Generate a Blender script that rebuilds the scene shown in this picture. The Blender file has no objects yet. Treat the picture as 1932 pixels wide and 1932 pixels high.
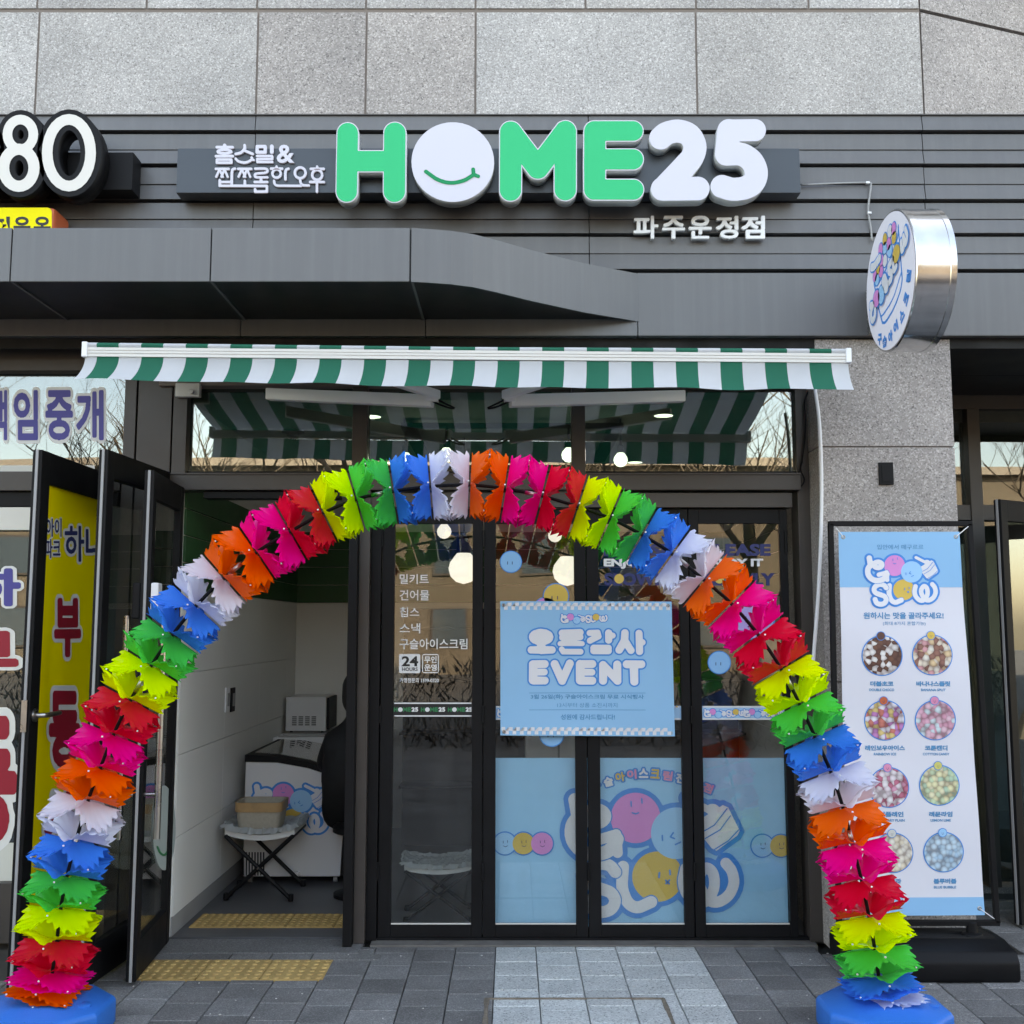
import bpy, bmesh, math, random
import numpy as np
from mathutils import Vector, Matrix
random.seed(7)
R = math.radians
scn = bpy.context.scene

# ------------------------------------------------------------------ camera
F = 2000.0; CX = 966.0; CY = 966.0            # focal length and centre, in pixels of a 1932 px wide photograph
P = math.atan(220 / F); H = 1.6               # pitch (up) and eye height
def ray(x, y):
    a = (x - CX) / F; b = -(y - CY) / F
    return Vector((a, math.cos(P) - b * math.sin(P), math.sin(P) + b * math.cos(P)))
_d = ray(966, 1786); D = H / -_d.z * _d.y     # the paving ends at the shopfront, Y = 0
CAM = Vector((0, -D, H))
cd = bpy.data.cameras.new('Camera'); cam = bpy.data.objects.new('Camera', cd)
scn.collection.objects.link(cam)
cam.location = CAM; cam.rotation_euler = (math.pi / 2 + P, 0, 0)
cd.sensor_width = 36; cd.lens = 36 * F / 1932; cd.clip_start = 0.05; cd.clip_end = 600
scn.camera = cam

# ------------------------------------------------------------------ sky, sun, exposure
SUN_EL, SUN_AZ = 38, 14                       # the sun stands behind the shop: its front is in open shade
w = bpy.data.worlds.new('World'); scn.world = w; w.use_nodes = True
nt = w.node_tree
sky = nt.nodes.new('ShaderNodeTexSky'); sky.sky_type = 'NISHITA'; sky.sun_disc = False
sky.sun_elevation = R(SUN_EL); sky.sun_rotation = R(SUN_AZ)
sky.air_density = 1.0; sky.dust_density = 2.2; sky.ozone_density = 0.7
nt.links.new(sky.outputs[0], nt.nodes['Background'].inputs[0])
nt.nodes['Background'].inputs[1].default_value = 0.15
sl = bpy.data.lights.new('sun', 'SUN'); sl.energy = 4.5; sl.angle = R(0.5); sl.color = (1, 0.94, 0.84)
sun = bpy.data.objects.new('sun', sl); scn.collection.objects.link(sun)
# light travels from the sun (+Y side) towards -Y
sd = Vector((math.sin(R(SUN_AZ)) * math.cos(R(SUN_EL)), math.cos(R(SUN_AZ)) * math.cos(R(SUN_EL)), math.sin(R(SUN_EL))))
sun.rotation_euler = sd.to_track_quat('Z', 'Y').to_euler()
scn.view_settings.view_transform = 'Standard'; scn.view_settings.look = 'None'
scn.view_settings.exposure = 3.0; scn.view_settings.gamma = 1
scn.view_settings.use_white_balance = True; scn.view_settings.white_balance_temperature = 9300; scn.view_settings.white_balance_tint = 12
scn.cycles.max_bounces = 10; scn.cycles.transparent_max_bounces = 24
scn.cycles.diffuse_bounces = 5; scn.cycles.glossy_bounces = 5
scn.cycles.caustics_reflective = False; scn.cycles.caustics_refractive = False
scn.cycles.sample_clamp_indirect = 6

# ------------------------------------------------------------------ pixel -> place
class Plane:
    def __init__(s, p, n): s.p = Vector(p); s.n = Vector(n).normalized()
    def at(s, x, y, off=0.0):
        d = ray(x, y); t = (s.p - CAM).dot(s.n) / d.dot(s.n)
        return CAM + d * t + s.n * off
def PY(yy): return Plane((0, yy, 0), (0, -1, 0))
def at(x, y, yy): return PY(yy).at(x, y)
def ground(x, y, z=0.0):
    d = ray(x, y); return CAM + d * ((z - H) / d.z)

# ------------------------------------------------------------------ tags, objects
COL = scn.collection
def tag(o, label=None, cat=None, group=None, kind=None):
    if label: o['label'] = label
    if cat: o['category'] = cat
    if group: o['group'] = group
    if kind: o['kind'] = kind
    return o
def thing(name, label, cat, loc=(0, 0, 0), group=None):
    o = bpy.data.objects.new(name, None); COL.objects.link(o)
    o.empty_display_size = 0.05; o.location = loc
    return tag(o, label, cat, group)
def link(name, me, mat, parent=None):
    o = bpy.data.objects.new(name, me); COL.objects.link(o)
    if mat is not None:
        me.materials.clear()
        for m in (mat if isinstance(mat, (list, tuple)) else [mat]): me.materials.append(m)
    if parent is not None:
        o.parent = parent
        # parts are modelled in world coordinates: undo the chain of parent offsets
        off = Vector((0, 0, 0)); p = parent
        while p is not None:
            off += Vector(p.location); p = p.parent
        o.location = -off
    return o
def copy_tree(o, parent=None):
    c = o.copy(); COL.objects.link(c); c.parent = parent
    for ch in list(o.children): copy_tree(ch, c)
    return c

class MB:
    """collects shapes into one mesh"""
    def __init__(s): s.v = []; s.f = []; s.m = []
    def add(s, vs, fs, mi=0):
        n = len(s.v); s.v += [tuple(v) for v in vs]
        s.f += [tuple(i + n for i in f) for f in fs]; s.m += [mi] * len(fs); return s
    def box(s, x0, x1, y0, y1, z0, z1, mi=0):
        vs = [(x, y, z) for z in (z0, z1) for y in (y0, y1) for x in (x0, x1)]
        return s.add(vs, [(0, 2, 3, 1), (4, 5, 7, 6), (0, 1, 5, 4), (2, 6, 7, 3), (0, 4, 6, 2), (1, 3, 7, 5)], mi)
    def hexa(s, b, t, mi=0):
        """two matching quads (lists of 4 points), joined"""
        return s.add(list(b) + list(t), [(3, 2, 1, 0), (4, 5, 6, 7), (0, 1, 5, 4), (1, 2, 6, 5), (2, 3, 7, 6), (3, 0, 4, 7)], mi)
    def prism(s, poly, vec, mi=0):
        n = len(poly); vec = Vector(vec)
        vs = [Vector(p) for p in poly] + [Vector(p) + vec for p in poly]
        fs = [tuple(range(n)), tuple(range(2 * n - 1, n - 1, -1))] + [((i + 1) % n, i, i + n, (i + 1) % n + n) for i in range(n)]
        return s.add(vs, fs, mi)
    def tube(s, pts, r, seg=8, mi=0, cap=True):
        pts = [Vector(p) for p in pts]; n = len(pts)
        rr = r if isinstance(r, (list, tuple)) else [r] * n
        vs = []; up = None
        for i, p in enumerate(pts):
            t = (pts[min(i + 1, n - 1)] - pts[max(i - 1, 0)]).normalized()
            if up is None:
                a = Vector((0, 0, 1)) if abs(t.z) < .9 else Vector((1, 0, 0))
                up = (a - t * a.dot(t)).normalized()
            else: up = (up - t * up.dot(t)).normalized()
            sd_ = t.cross(up)
            for k in range(seg):
                an = 2 * math.pi * k / seg
                vs.append(p + (up * math.cos(an) + sd_ * math.sin(an)) * rr[i])
        fs = [(i * seg + k, i * seg + (k + 1) % seg, (i + 1) * seg + (k + 1) % seg, (i + 1) * seg + k) for i in range(n - 1) for k in range(seg)]
        if cap: fs += [tuple(range(seg - 1, -1, -1)), tuple((n - 1) * seg + k for k in range(seg))]
        return s.add(vs, fs, mi)
    def lathe(s, prof, c, seg=24, mi=0, axis='z'):
        c = Vector(c); vs = []
        for r, h in prof:
            for k in range(seg):
                a = 2 * math.pi * k / seg
                q = (r * math.cos(a), r * math.sin(a), h)
                if axis == 'y': q = (q[0], h, q[1])
                if axis == 'x': q = (h, q[0], q[1])
                vs.append(c + Vector(q))
        n = len(prof)
        fs = [(i * seg + k, i * seg + (k + 1) % seg, (i + 1) * seg + (k + 1) % seg, (i + 1) * seg + k) for i in range(n - 1) for k in range(seg)]
        fs += [tuple(range(seg - 1, -1, -1)), tuple((n - 1) * seg + k for k in range(seg))]
        return s.add(vs, fs, mi)
    def mesh(s, bevel=0, smooth=False, seg=2):
        me = bpy.data.meshes.new('m')
        bm = bmesh.new(); vv = [bm.verts.new(v) for v in s.v]
        for f, mi in zip(s.f, s.m):
            try:
                fc = bm.faces.new([vv[i] for i in f]); fc.material_index = mi
            except ValueError: pass
        bmesh.ops.recalc_face_normals(bm, faces=bm.faces)
        if bevel:
            es = [e for e in bm.edges if len(e.link_faces) == 2 and e.calc_face_angle(0) > .5]
            bmesh.ops.bevel(bm, geom=es, offset=bevel, segments=seg, affect='EDGES', profile=.6, clamp_overlap=True)
        bm.to_mesh(me); bm.free()
        if smooth:
            for p in me.polygons: p.use_smooth = True
            if smooth == 'auto':
                try: me.set_sharp_from_angle(angle=R(38))
                except Exception: pass
        return me
    def build(s, name, mat, parent=None, bevel=0, smooth=False, seg=2):
        return link(name, s.mesh(bevel, smooth, seg), mat, parent)
def box(name, mat, parent, x0, x1, y0, y1, z0, z1, bevel=0.002):
    return MB().box(x0, x1, y0, y1, z0, z1).build(name, mat, parent, bevel)
def arc(c, r, a0, a1, n=12, ry=None):
    ry = r if ry is None else ry
    return [(c[0] + r * math.cos(R(a0 + (a1 - a0) * i / n)), c[1] + ry * math.sin(R(a0 + (a1 - a0) * i / n))) for i in range(n + 1)]
def smooth_path(pts, n=6):
    """Catmull-Rom through the points (any dimension)"""
    p = [np.array(q, float) for q in pts]; p = [2 * p[0] - p[1]] + p + [2 * p[-1] - p[-2]]; out = []
    for i in range(1, len(p) - 2):
        for k in range(n):
            t = k / n; a, b, c, d = p[i - 1:i + 3]
            out.append(.5 * ((2 * b) + (c - a) * t + (2 * a - 5 * b + 4 * c - d) * t * t + (3 * b - a - 3 * c + d) * t ** 3))
    out.append(p[-2]); return out

# ------------------------------------------------------------------ materials
def newmat(name):
    m = bpy.data.materials.new(name); m.use_nodes = True
    n = m.node_tree.nodes; return m, n, m.node_tree.links, n['Principled BSDF']
def noise(n, l, scale, detail=4, rough=.55, coord=None, dim=None):
    t = n.new('ShaderNodeTexNoise'); t.inputs['Scale'].default_value = scale
    t.inputs['Detail'].default_value = detail; t.inputs['Roughness'].default_value = rough
    if coord: l.new(coord, t.inputs['Vector'])
    return t
def ramp(n, l, src, stops):
    r = n.new('ShaderNodeValToRGB'); e = r.color_ramp.elements
    while len(e) < len(stops): e.new(.5)
    for k, (p, c) in enumerate(stops):
        e[k].position = p; e[k].color = (*c, 1) if len(c) == 3 else c
    l.new(src, r.inputs[0]); return r
def mapping(n, l, scale=(1, 1, 1), src='Object'):
    tc = n.new('ShaderNodeTexCoord'); mp = n.new('ShaderNodeMapping'); mp.inputs['Scale'].default_value = scale
    l.new(tc.outputs[src], mp.inputs[0]); return mp.outputs[0]
def mixc(n, l, fac, a, b, mode='MIX'):
    m = n.new('ShaderNodeMix'); m.data_type = 'RGBA'; m.blend_type = mode
    for sck, v in ((m.inputs[0], fac), (m.inputs[6], a), (m.inputs[7], b)):
        if isinstance(v, (int, float)): sck.default_value = v
        elif isinstance(v, tuple): sck.default_value = (*v, 1) if len(v) == 3 else v
        else: l.new(v, sck)
    return m.outputs[2]
def plain(name, col, rough=.5, metal=0.0, var=.08, scale=6, spec=.5, streak=0.0, bump=0.0, coat=0.0):
    """paint, metal, plastic: base colour with a slow uneven tone, uneven gloss, optional rain streaks"""
    m, n, l, b = newmat(name)
    co = mapping(n, l)
    t = noise(n, l, scale, 5, .6, co)
    dk = tuple(c * (1 - var) for c in col); lt = tuple(min(1, c * (1 + var)) for c in col)
    c = ramp(n, l, t.outputs[0], [(.3, dk), (.7, lt)]).outputs[0]
    if streak:
        ms = mapping(n, l, (22, 22, .9)); t2 = noise(n, l, 1.0, 6, .65, ms)
        f = ramp(n, l, t2.outputs[0], [(.45, (0, 0, 0)), (.75, (streak,) * 3)]).outputs[0]
        c = mixc(n, l, f, c, tuple(min(1, x * 1.9 + .02) for x in col))
    l.new(c, b.inputs['Base Color'])
    rr = ramp(n, l, t.outputs[0], [(.25, (max(.02, rough * .8),) * 3), (.75, (min(1, rough * 1.2),) * 3)])
    l.new(rr.outputs[0], b.inputs['Roughness'])
    b.inputs['Metallic'].default_value = metal; b.inputs['Specular IOR Level'].default_value = spec
    if coat: b.inputs['Coat Weight'].default_value = coat; b.inputs['Coat Roughness'].default_value = .12
    if bump:
        bp = n.new('ShaderNodeBump'); bp.inputs['Strength'].default_value = bump; bp.inputs['Distance'].default_value = .004
        t3 = noise(n, l, scale * 30, 3, .6, co); l.new(t3.outputs[0], bp.inputs['Height']); l.new(bp.outputs[0], b.inputs['Normal'])
    return m
def emit(name, col, strength, base=None):
    m, n, l, b = newmat(name)
    b.inputs['Base Color'].default_value = (*(base or col), 1); b.inputs['Roughness'].default_value = .5; b.inputs['Specular IOR Level'].default_value = .03
    b.inputs['Emission Color'].default_value = (*col, 1); b.inputs['Emission Strength'].default_value = strength
    return m
def granite(name, pale, mid, dark, scale=150, rough=.55, bump=.15, stain=.12, warm=0):
    m, n, l, b = newmat(name); co = mapping(n, l)
    oi = n.new('ShaderNodeObjectInfo')
    add = n.new('ShaderNodeVectorMath'); add.operation = 'MULTIPLY_ADD'
    l.new(co, add.inputs[0]); add.inputs[1].default_value = (1, 1, 1)
    sc = n.new('ShaderNodeVectorMath'); sc.operation = 'SCALE'; sc.inputs[0].default_value = (17, 5, 11)
    l.new(oi.outputs['Random'], sc.inputs['Scale']); l.new(sc.outputs[0], add.inputs[2]); co2 = add.outputs[0]
    v = n.new('ShaderNodeTexVoronoi'); v.inputs['Scale'].default_value = scale; v.inputs['Randomness'].default_value = 1
    l.new(co2, v.inputs['Vector'])
    t = noise(n, l, scale * .55, 3, .7, co2)
    sp = n.new('ShaderNodeSeparateColor'); l.new(v.outputs['Color'], sp.inputs[0])
    ma = n.new('ShaderNodeMath'); ma.operation = 'MULTIPLY_ADD'; ma.inputs[1].default_value = .5
    l.new(sp.outputs[0], ma.inputs[0])
    mb = n.new('ShaderNodeMath'); mb.operation = 'MULTIPLY'; mb.inputs[1].default_value = .5
    l.new(t.outputs[0], mb.inputs[0]); l.new(mb.outputs[0], ma.inputs[2])
    c = ramp(n, l, ma.outputs[0], [(.2, dark), (.36, mid), (.58, mid), (.78, pale)]).outputs[0]
    big = noise(n, l, 1.7, 5, .6, co2)
    f = ramp(n, l, big.outputs[0], [(.35, (1 - stain,) * 3), (.65, (1 + stain * .3,) * 3)]).outputs[0]
    c = mixc(n, l, 1.0, c, f, 'MULTIPLY')
    tone = ramp(n, l, oi.outputs['Random'], [(0, (.84, .83, .825)), (.5, (.95, .94, .93)), (1, (1.0, 1.0, 1.0))]).outputs[0]
    c = mixc(n, l, 1.0, c, tone, 'MULTIPLY')
    l.new(c, b.inputs['Base Color']); b.inputs['Roughness'].default_value = rough; b.inputs['Specular IOR Level'].default_value = .35
    bp = n.new('ShaderNodeBump'); bp.inputs['Strength'].default_value = bump; bp.inputs['Distance'].default_value = .003
    l.new(ma.outputs[0], bp.inputs['Height']); l.new(bp.outputs[0], b.inputs['Normal'])
    return m
def glass(name, tint=(.8, .87, .83), refl=.09, rough=.0, dirt=.03):
    """pane: clear or tinted transmission with a mirror reflection that grows towards grazing angles"""
    m = bpy.data.materials.new(name); m.use_nodes = True; n = m.node_tree.nodes; l = m.node_tree.links
    n.remove(n['Principled BSDF']); out = n['Material Output']
    tr = n.new('ShaderNodeBsdfTransparent'); tr.inputs[0].default_value = (*tint, 1)
    gl = n.new('ShaderNodeBsdfGlossy'); gl.inputs['Roughness'].default_value = rough; gl.inputs[0].default_value = (1, 1, 1, 1)
    lw = n.new('ShaderNodeLayerWeight'); lw.inputs[0].default_value = .5
    pw = n.new('ShaderNodeMath'); pw.operation = 'POWER'; pw.inputs[1].default_value = 4; l.new(lw.outputs['Facing'], pw.inputs[0])
    ma = n.new('ShaderNodeMath'); ma.operation = 'MULTIPLY_ADD'; ma.inputs[1].default_value = 1 - refl; ma.inputs[2].default_value = refl
    l.new(pw.outputs[0], ma.inputs[0])
    mx = n.new('ShaderNodeMixShader'); l.new(ma.outputs[0], mx.inputs[0]); l.new(tr.outputs[0], mx.inputs[1]); l.new(gl.outputs[0], mx.inputs[2])
    df = n.new('ShaderNodeBsdfDiffuse'); df.inputs[0].default_value = (.5, .5, .48, 1)
    co = mapping(n, l, (3, 3, 1.2)); t = noise(n, l, 2, 6, .7, co)
    fr = ramp(n, l, t.outputs[0], [(.45, (0, 0, 0)), (.8, (dirt,) * 3)])
    m2 = n.new('ShaderNodeMixShader'); l.new(fr.outputs[0], m2.inputs[0]); l.new(mx.outputs[0], m2.inputs[1]); l.new(df.outputs[0], m2.inputs[2])
    # float glass is never quite flat
    bp = n.new('ShaderNodeBump'); bp.inputs['Strength'].default_value = .04; bp.inputs['Distance'].default_value = .02
    t2 = noise(n, l, 1.3, 2, .5, mapping(n, l)); l.new(t2.outputs[0], bp.inputs['Height']); l.new(bp.outputs[0], gl.inputs['Normal'])
    l.new(m2.outputs[0], out.inputs[0]); return m
def film(name, col, trans=.4, rough=.3, spec=.5):
    """thin coloured plastic or cloth: part of the light passes through"""
    m, n, l, b = newmat(name); out = n['Material Output']
    co = mapping(n, l); t = noise(n, l, 5, 3, .5, co)
    c = ramp(n, l, t.outputs[0], [(.3, tuple(x * .93 for x in col)), (.7, col)]).outputs[0]
    l.new(c, b.inputs['Base Color']); b.inputs['Roughness'].default_value = rough; b.inputs['Specular IOR Level'].default_value = spec
    ts = n.new('ShaderNodeBsdfTranslucent'); l.new(c, ts.inputs[0])
    mx = n.new('ShaderNodeMixShader'); mx.inputs[0].default_value = trans
    l.new(b.outputs[0], mx.inputs[1]); l.new(ts.outputs[0], mx.inputs[2]); l.new(mx.outputs[0], out.inputs[0]); return m

M = {}
M['granite'] = granite('granite_grey', (.66, .635, .615), (.40, .378, .362), (.19, .175, .168), 160, .55, .15, .18)
M['granite_pink'] = granite('granite_warm', (.63, .58, .555), (.37, .337, .318), (.14, .125, .12), 145, .55, .15, .18)
M['paver_light'] = granite('paver_light', (.70, .725, .715), (.50, .525, .52), (.13, .14, .145), 170, .75, .3, .2)
M['paver_dark'] = granite('paver_charcoal', (.33, .325, .32), (.185, .182, .18), (.10, .099, .099), 240, .8, .35, .35)
M['paver_mid'] = granite('paver_grey', (.38, .38, .375), (.23, .23, .23), (.12, .12, .12), 230, .8, .3, .3)
M['sill'] = granite('sill_granite', (.32, .32, .32), (.19, .19, .19), (.08, .08, .08), 200, .6, .2, .2)
M['clad'] = plain('cladding_grey_metal', (.118, .116, .117), .42, .0, .12, 1.4, .5, .12)
M['clad2'] = plain('canopy_grey_metal', (.112, .112, .115), .4, .0, .1, 1.1, .5, .14)
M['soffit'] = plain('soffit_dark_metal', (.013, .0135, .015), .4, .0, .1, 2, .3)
M['brown'] = plain('brown_metal_frame', (.052, .044, .040), .42, .0, .12, 3, .4)
M['black'] = plain('black_metal_frame', (.007, .007, .008), .5, .0, .2, 4, .15)
M['blackdark'] = plain('dark_gap', (.006, .006, .006), .8)
M['joint'] = plain('mortar_joint', (.20, .165, .145), .9)
M['glass'] = glass('window_glass_clear', (.92, .935, .925), .055)
M['glass_g'] = glass('window_glass_green', (.54, .63, .58), .15, 0, .04)
M['glass_b'] = glass('window_glass_blue', (.45, .56, .58), .12)
M['white'] = plain('white_paint', (.70, .70, .70), .5, 0, .04, 3)
M['white_pl'] = plain('white_plastic', (.75, .75, .76), .35, 0, .03, 3)
M['ivory'] = plain('ivory_plastic', (.62, .60, .56), .4, 0, .05, 3)
M['grey'] = plain('grey_plastic', (.3, .3, .3), .5)
M['steel'] = plain('brushed_steel', (.42, .40, .38), .28, 1, .1, 8)
M['chrome'] = plain('polished_steel', (.62, .62, .62), .16, 1, .16, 5)
M['wallwhite'] = plain('interior_white_panel', (.74, .735, .71), .55, 0, .04, 1)
M['ceiling'] = plain('ceiling_white', (.50, .49, .45), .8, 0, .05, 1)
M['green_wall'] = plain('interior_green_board', (.012, .085, .026), .5, 0, .1, 2)
M['floor_in'] = plain('interior_grey_tile', (.10, .10, .105), .45, 0, .15, 2)
M['yellow_tile'] = plain('tactile_yellow', (.46, .30, .115), .7, 0, .22, 7, .3, 0, .4)
M['soil'] = plain('joint_soil', (.16, .13, .10), .95, 0, .4, 40)
M['cement'] = plain('threshold_cement', (.14, .13, .12), .9, 0, .25, 9, .3, 0, .3)

# ------------------------------------------------------------------ flat shapes: strokes -> distance field -> outline
def sdf_grid(prims, bb, n):
    """prims: ('s', pts, r) stroke, ('e', cx, cy, rx, ry) ellipse, ('p', pts) polygon; returns distance on a grid"""
    x0, y0, x1, y1 = bb; step = max(x1 - x0, y1 - y0) / n
    xs = np.arange(x0, x1 + step, step); ys = np.arange(y0, y1 + step, step)
    X, Yg = np.meshgrid(xs, ys); Dm = np.full(X.shape, 1e9)
    for p in prims:
        if p[0] == 's':
            pts, r = p[1], p[2]
            if len(pts) == 1: pts = [pts[0], pts[0]]
            for (ax, ay), (bx, by) in zip(pts[:-1], pts[1:]):
                dx, dy = bx - ax, by - ay; L2 = dx * dx + dy * dy
                t = np.clip(((X - ax) * dx + (Yg - ay) * dy) / L2, 0, 1) if L2 > 1e-12 else 0
                Dm = np.minimum(Dm, np.hypot(X - ax - t * dx, Yg - ay - t * dy) - r)
        elif p[0] == 'e':
            _, cx, cy, rx, ry = p; k = np.hypot((X - cx) / rx, (Yg - cy) / ry)
            Dm = np.minimum(Dm, (k - 1) * min(rx, ry))
        elif p[0] == 'p':
            pts = p[1]; d = np.full(X.shape, 1e9); ins = np.zeros(X.shape, bool)
            for (ax, ay), (bx, by) in zip(pts, pts[1:] + pts[:1]):
                dx, dy = bx - ax, by - ay
                t = np.clip(((X - ax) * dx + (Yg - ay) * dy) / (dx * dx + dy * dy + 1e-12), 0, 1)
                d = np.minimum(d, np.hypot(X - ax - t * dx, Yg - ay - t * dy))
                c = ((ay > Yg) != (by > Yg)) & (X < (bx - ax) * (Yg - ay) / ((by - ay) if by != ay else 1e-12) + ax); ins ^= c
            Dm = np.minimum(Dm, np.where(ins, -d, d))
    return xs, ys, Dm
def contours(xs, ys, Dm, level=0.0):
    """marching squares: closed loops where the distance equals level"""
    A = Dm - level; A = np.where(np.abs(A) < 1e-9, 1e-9, A); s = A < 0
    c = s[:-1, :-1] * 1 + s[:-1, 1:] * 2 + s[1:, 1:] * 4 + s[1:, :-1] * 8
    nxt = {}
    TAB = {1: [(3, 0)], 2: [(0, 1)], 3: [(3, 1)], 4: [(1, 2)], 5: [(3, 0), (1, 2)], 6: [(0, 2)], 7: [(3, 2)], 8: [(2, 3)], 9: [(2, 0)],
           10: [(0, 1), (2, 3)], 11: [(2, 1)], 12: [(1, 3)], 13: [(1, 0)], 14: [(0, 3)]}
    def ek(i, j, e):
        return ('h', i, j) if e == 0 else ('v', i, j + 1) if e == 1 else ('h', i + 1, j) if e == 2 else ('v', i, j)
    for i, j in zip(*np.nonzero((c > 0) & (c < 15))):
        for a, b in TAB[int(c[i, j])]: nxt[ek(i, j, a)] = ek(i, j, b)
    def pt(k):
        t, i, j = k
        if t == 'h':
            a, b = A[i, j], A[i, j + 1]; f = a / (a - b); return (xs[j] + f * (xs[j + 1] - xs[j]), ys[i])
        a, b = A[i, j], A[i + 1, j]; f = a / (a - b); return (xs[j], ys[i] + f * (ys[i + 1] - ys[i]))
    loops = []
    while nxt:
        k0, k = next(iter(nxt.items())); del nxt[k0]; lp = [k0]
        while k in nxt:
            lp.append(k); k = nxt.pop(k)
        if len(lp) > 5: loops.append([pt(q) for q in lp])
    return loops
def simplify(lp, eps):
    """drop points that lie on the line between their neighbours"""
    out = [lp[0]]
    for i in range(1, len(lp) - 1):
        a, b, c = out[-1], lp[i], lp[i + 1]
        L = math.hypot(c[0] - a[0], c[1] - a[1]) + 1e-12
        if abs((c[0] - a[0]) * (a[1] - b[1]) - (a[0] - b[0]) * (c[1] - a[1])) / L > eps: out.append(b)
    out.append(lp[-1]); return out
def curve_mesh(loops, extrude=0.0):
    """loops (with holes) -> filled mesh in the XY plane"""
    cu = bpy.data.curves.new('c', 'CURVE'); cu.dimensions = '2D'; cu.fill_mode = 'BOTH'; cu.extrude = extrude
    for lp in loops:
        sp = cu.splines.new('POLY'); sp.points.add(len(lp) - 1); sp.use_cyclic_u = True
        for q, (x, y) in zip(sp.points, lp): q.co = (x, y, 0, 1)
    ob = bpy.data.objects.new('c', cu); me = bpy.data.meshes.new_from_object(ob)
    bpy.data.objects.remove(ob); bpy.data.curves.remove(cu); return me
def shape(prims, level=0.0, n=110, pad=None, extrude=0.0):
    xs_, ys_ = [], []
    for p in prims:
        if p[0] == 's':
            for q in p[1]: xs_ += [q[0] - p[2], q[0] + p[2]]; ys_ += [q[1] - p[2], q[1] + p[2]]
        elif p[0] == 'e': xs_ += [p[1] - p[3], p[1] + p[3]]; ys_ += [p[2] - p[4], p[2] + p[4]]
        else:
            for q in p[1]: xs_.append(q[0]); ys_.append(q[1])
    sz = max(max(xs_) - min(xs_), max(ys_) - min(ys_)); k = abs(level) + sz * .03
    g = sdf_grid(prims, (min(xs_) - k, min(ys_) - k, max(xs_) + k, max(ys_) + k), n)
    return curve_mesh([simplify(lp, sz * .0006) for lp in contours(*g, level)], extrude)
def text_mesh(s, bold=0.0, spacing=1.0, line=1.0, extrude=0.0, res=3):
    cu = bpy.data.curves.new('t', 'FONT'); cu.body = s; cu.size = 1; cu.offset = bold; cu.resolution_u = res
    cu.space_character = spacing; cu.space_line = line; cu.extrude = extrude
    ob = bpy.data.objects.new('t', cu); me = bpy.data.meshes.new_from_object(ob)
    bpy.data.objects.remove(ob); bpy.data.curves.remove(cu); return me
def bold_text(s, r, n=84):
    """heavy rounded lettering: the glyphs' outline grown by r (in glyph heights)"""
    me = text_mesh(s); me.calc_loop_triangles(); v = np.array([q.co[:2] for q in me.vertices])
    lo = v.min(0) - r * 1.6 - .02; hi = v.max(0) + r * 1.6 + .02; st_ = max(hi - lo) / (n * max(1, len(s) * .8))
    xs = np.arange(lo[0], hi[0] + st_, st_); ys = np.arange(lo[1], hi[1] + st_, st_); X_, Y_ = np.meshgrid(xs, ys); ins = np.zeros(X_.shape, bool)
    for t in me.loop_triangles:
        (ax, ay), (bx_, by_), (cx, cy) = v[t.vertices[0]], v[t.vertices[1]], v[t.vertices[2]]
        i0, i1 = np.searchsorted(xs, (min(ax, bx_, cx), max(ax, bx_, cx))); j0, j1 = np.searchsorted(ys, (min(ay, by_, cy), max(ay, by_, cy)))
        A_, B_ = X_[j0:j1, i0:i1], Y_[j0:j1, i0:i1]
        d1 = (A_ - bx_) * (ay - by_) - (ax - bx_) * (B_ - by_); d2 = (A_ - cx) * (by_ - cy) - (bx_ - cx) * (B_ - cy); d3 = (A_ - ax) * (cy - ay) - (cx - ax) * (B_ - ay)
        ins[j0:j1, i0:i1] |= ((d1 >= 0) & (d2 >= 0) & (d3 >= 0)) | ((d1 <= 0) & (d2 <= 0) & (d3 <= 0))
    segs = []
    for lp in contours(xs, ys, np.where(ins, -1.0, 1.0), 0.0): segs += lp
    B = np.array(segs); Dm = np.full(X_.shape, 1e9)
    for k in range(0, len(B), 40):
        q = B[k:k + 40]; Dm = np.minimum(Dm, np.sqrt(((X_[..., None] - q[:, 0]) ** 2 + (Y_[..., None] - q[:, 1]) ** 2).min(-1)))
    bpy.data.meshes.remove(me)
    return xs, ys, np.where(ins, -Dm, Dm)
def bold_mesh(s, r, extrude=0.0):
    xs, ys, Dm = bold_text(s, r); return curve_mesh([simplify(lp, .002) for lp in contours(xs, ys, Dm, r)], extrude)
def bold_lettering(s, bbx, pl, mat, parent, r, off=LIFT if False else .0012, name='lettering', rot=0, grow=0.0):
    """grow > 0 gives the wider outline of the same letters in the same place"""
    xs, ys, Dm = bold_text(s, r + grow); lp0 = contours(xs, ys, Dm, r); pts = [p for l_ in lp0 for p in l_]
    x0, x1 = min(p[0] for p in pts), max(p[0] for p in pts); y0, y1 = min(p[1] for p in pts), max(p[1] for p in pts)
    me = curve_mesh([simplify(l_, .002) for l_ in (contours(xs, ys, Dm, r + grow) if grow else lp0)])
    ca, sa_ = math.cos(R(rot)), math.sin(R(rot)); cx, cy = (bbx[0] + bbx[2]) / 2, (bbx[1] + bbx[3]) / 2
    for q in me.vertices:
        x = bbx[0] + (q.co.x - x0) / (x1 - x0) * (bbx[2] - bbx[0]); y = bbx[3] - (q.co.y - y0) / (y1 - y0) * (bbx[3] - bbx[1])
        q.co.x, q.co.y = cx + (x - cx) * ca - (y - cy) * sa_, cy + (x - cx) * sa_ + (y - cy) * ca
    return put(name, me, pl, mat, parent, off)
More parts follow.
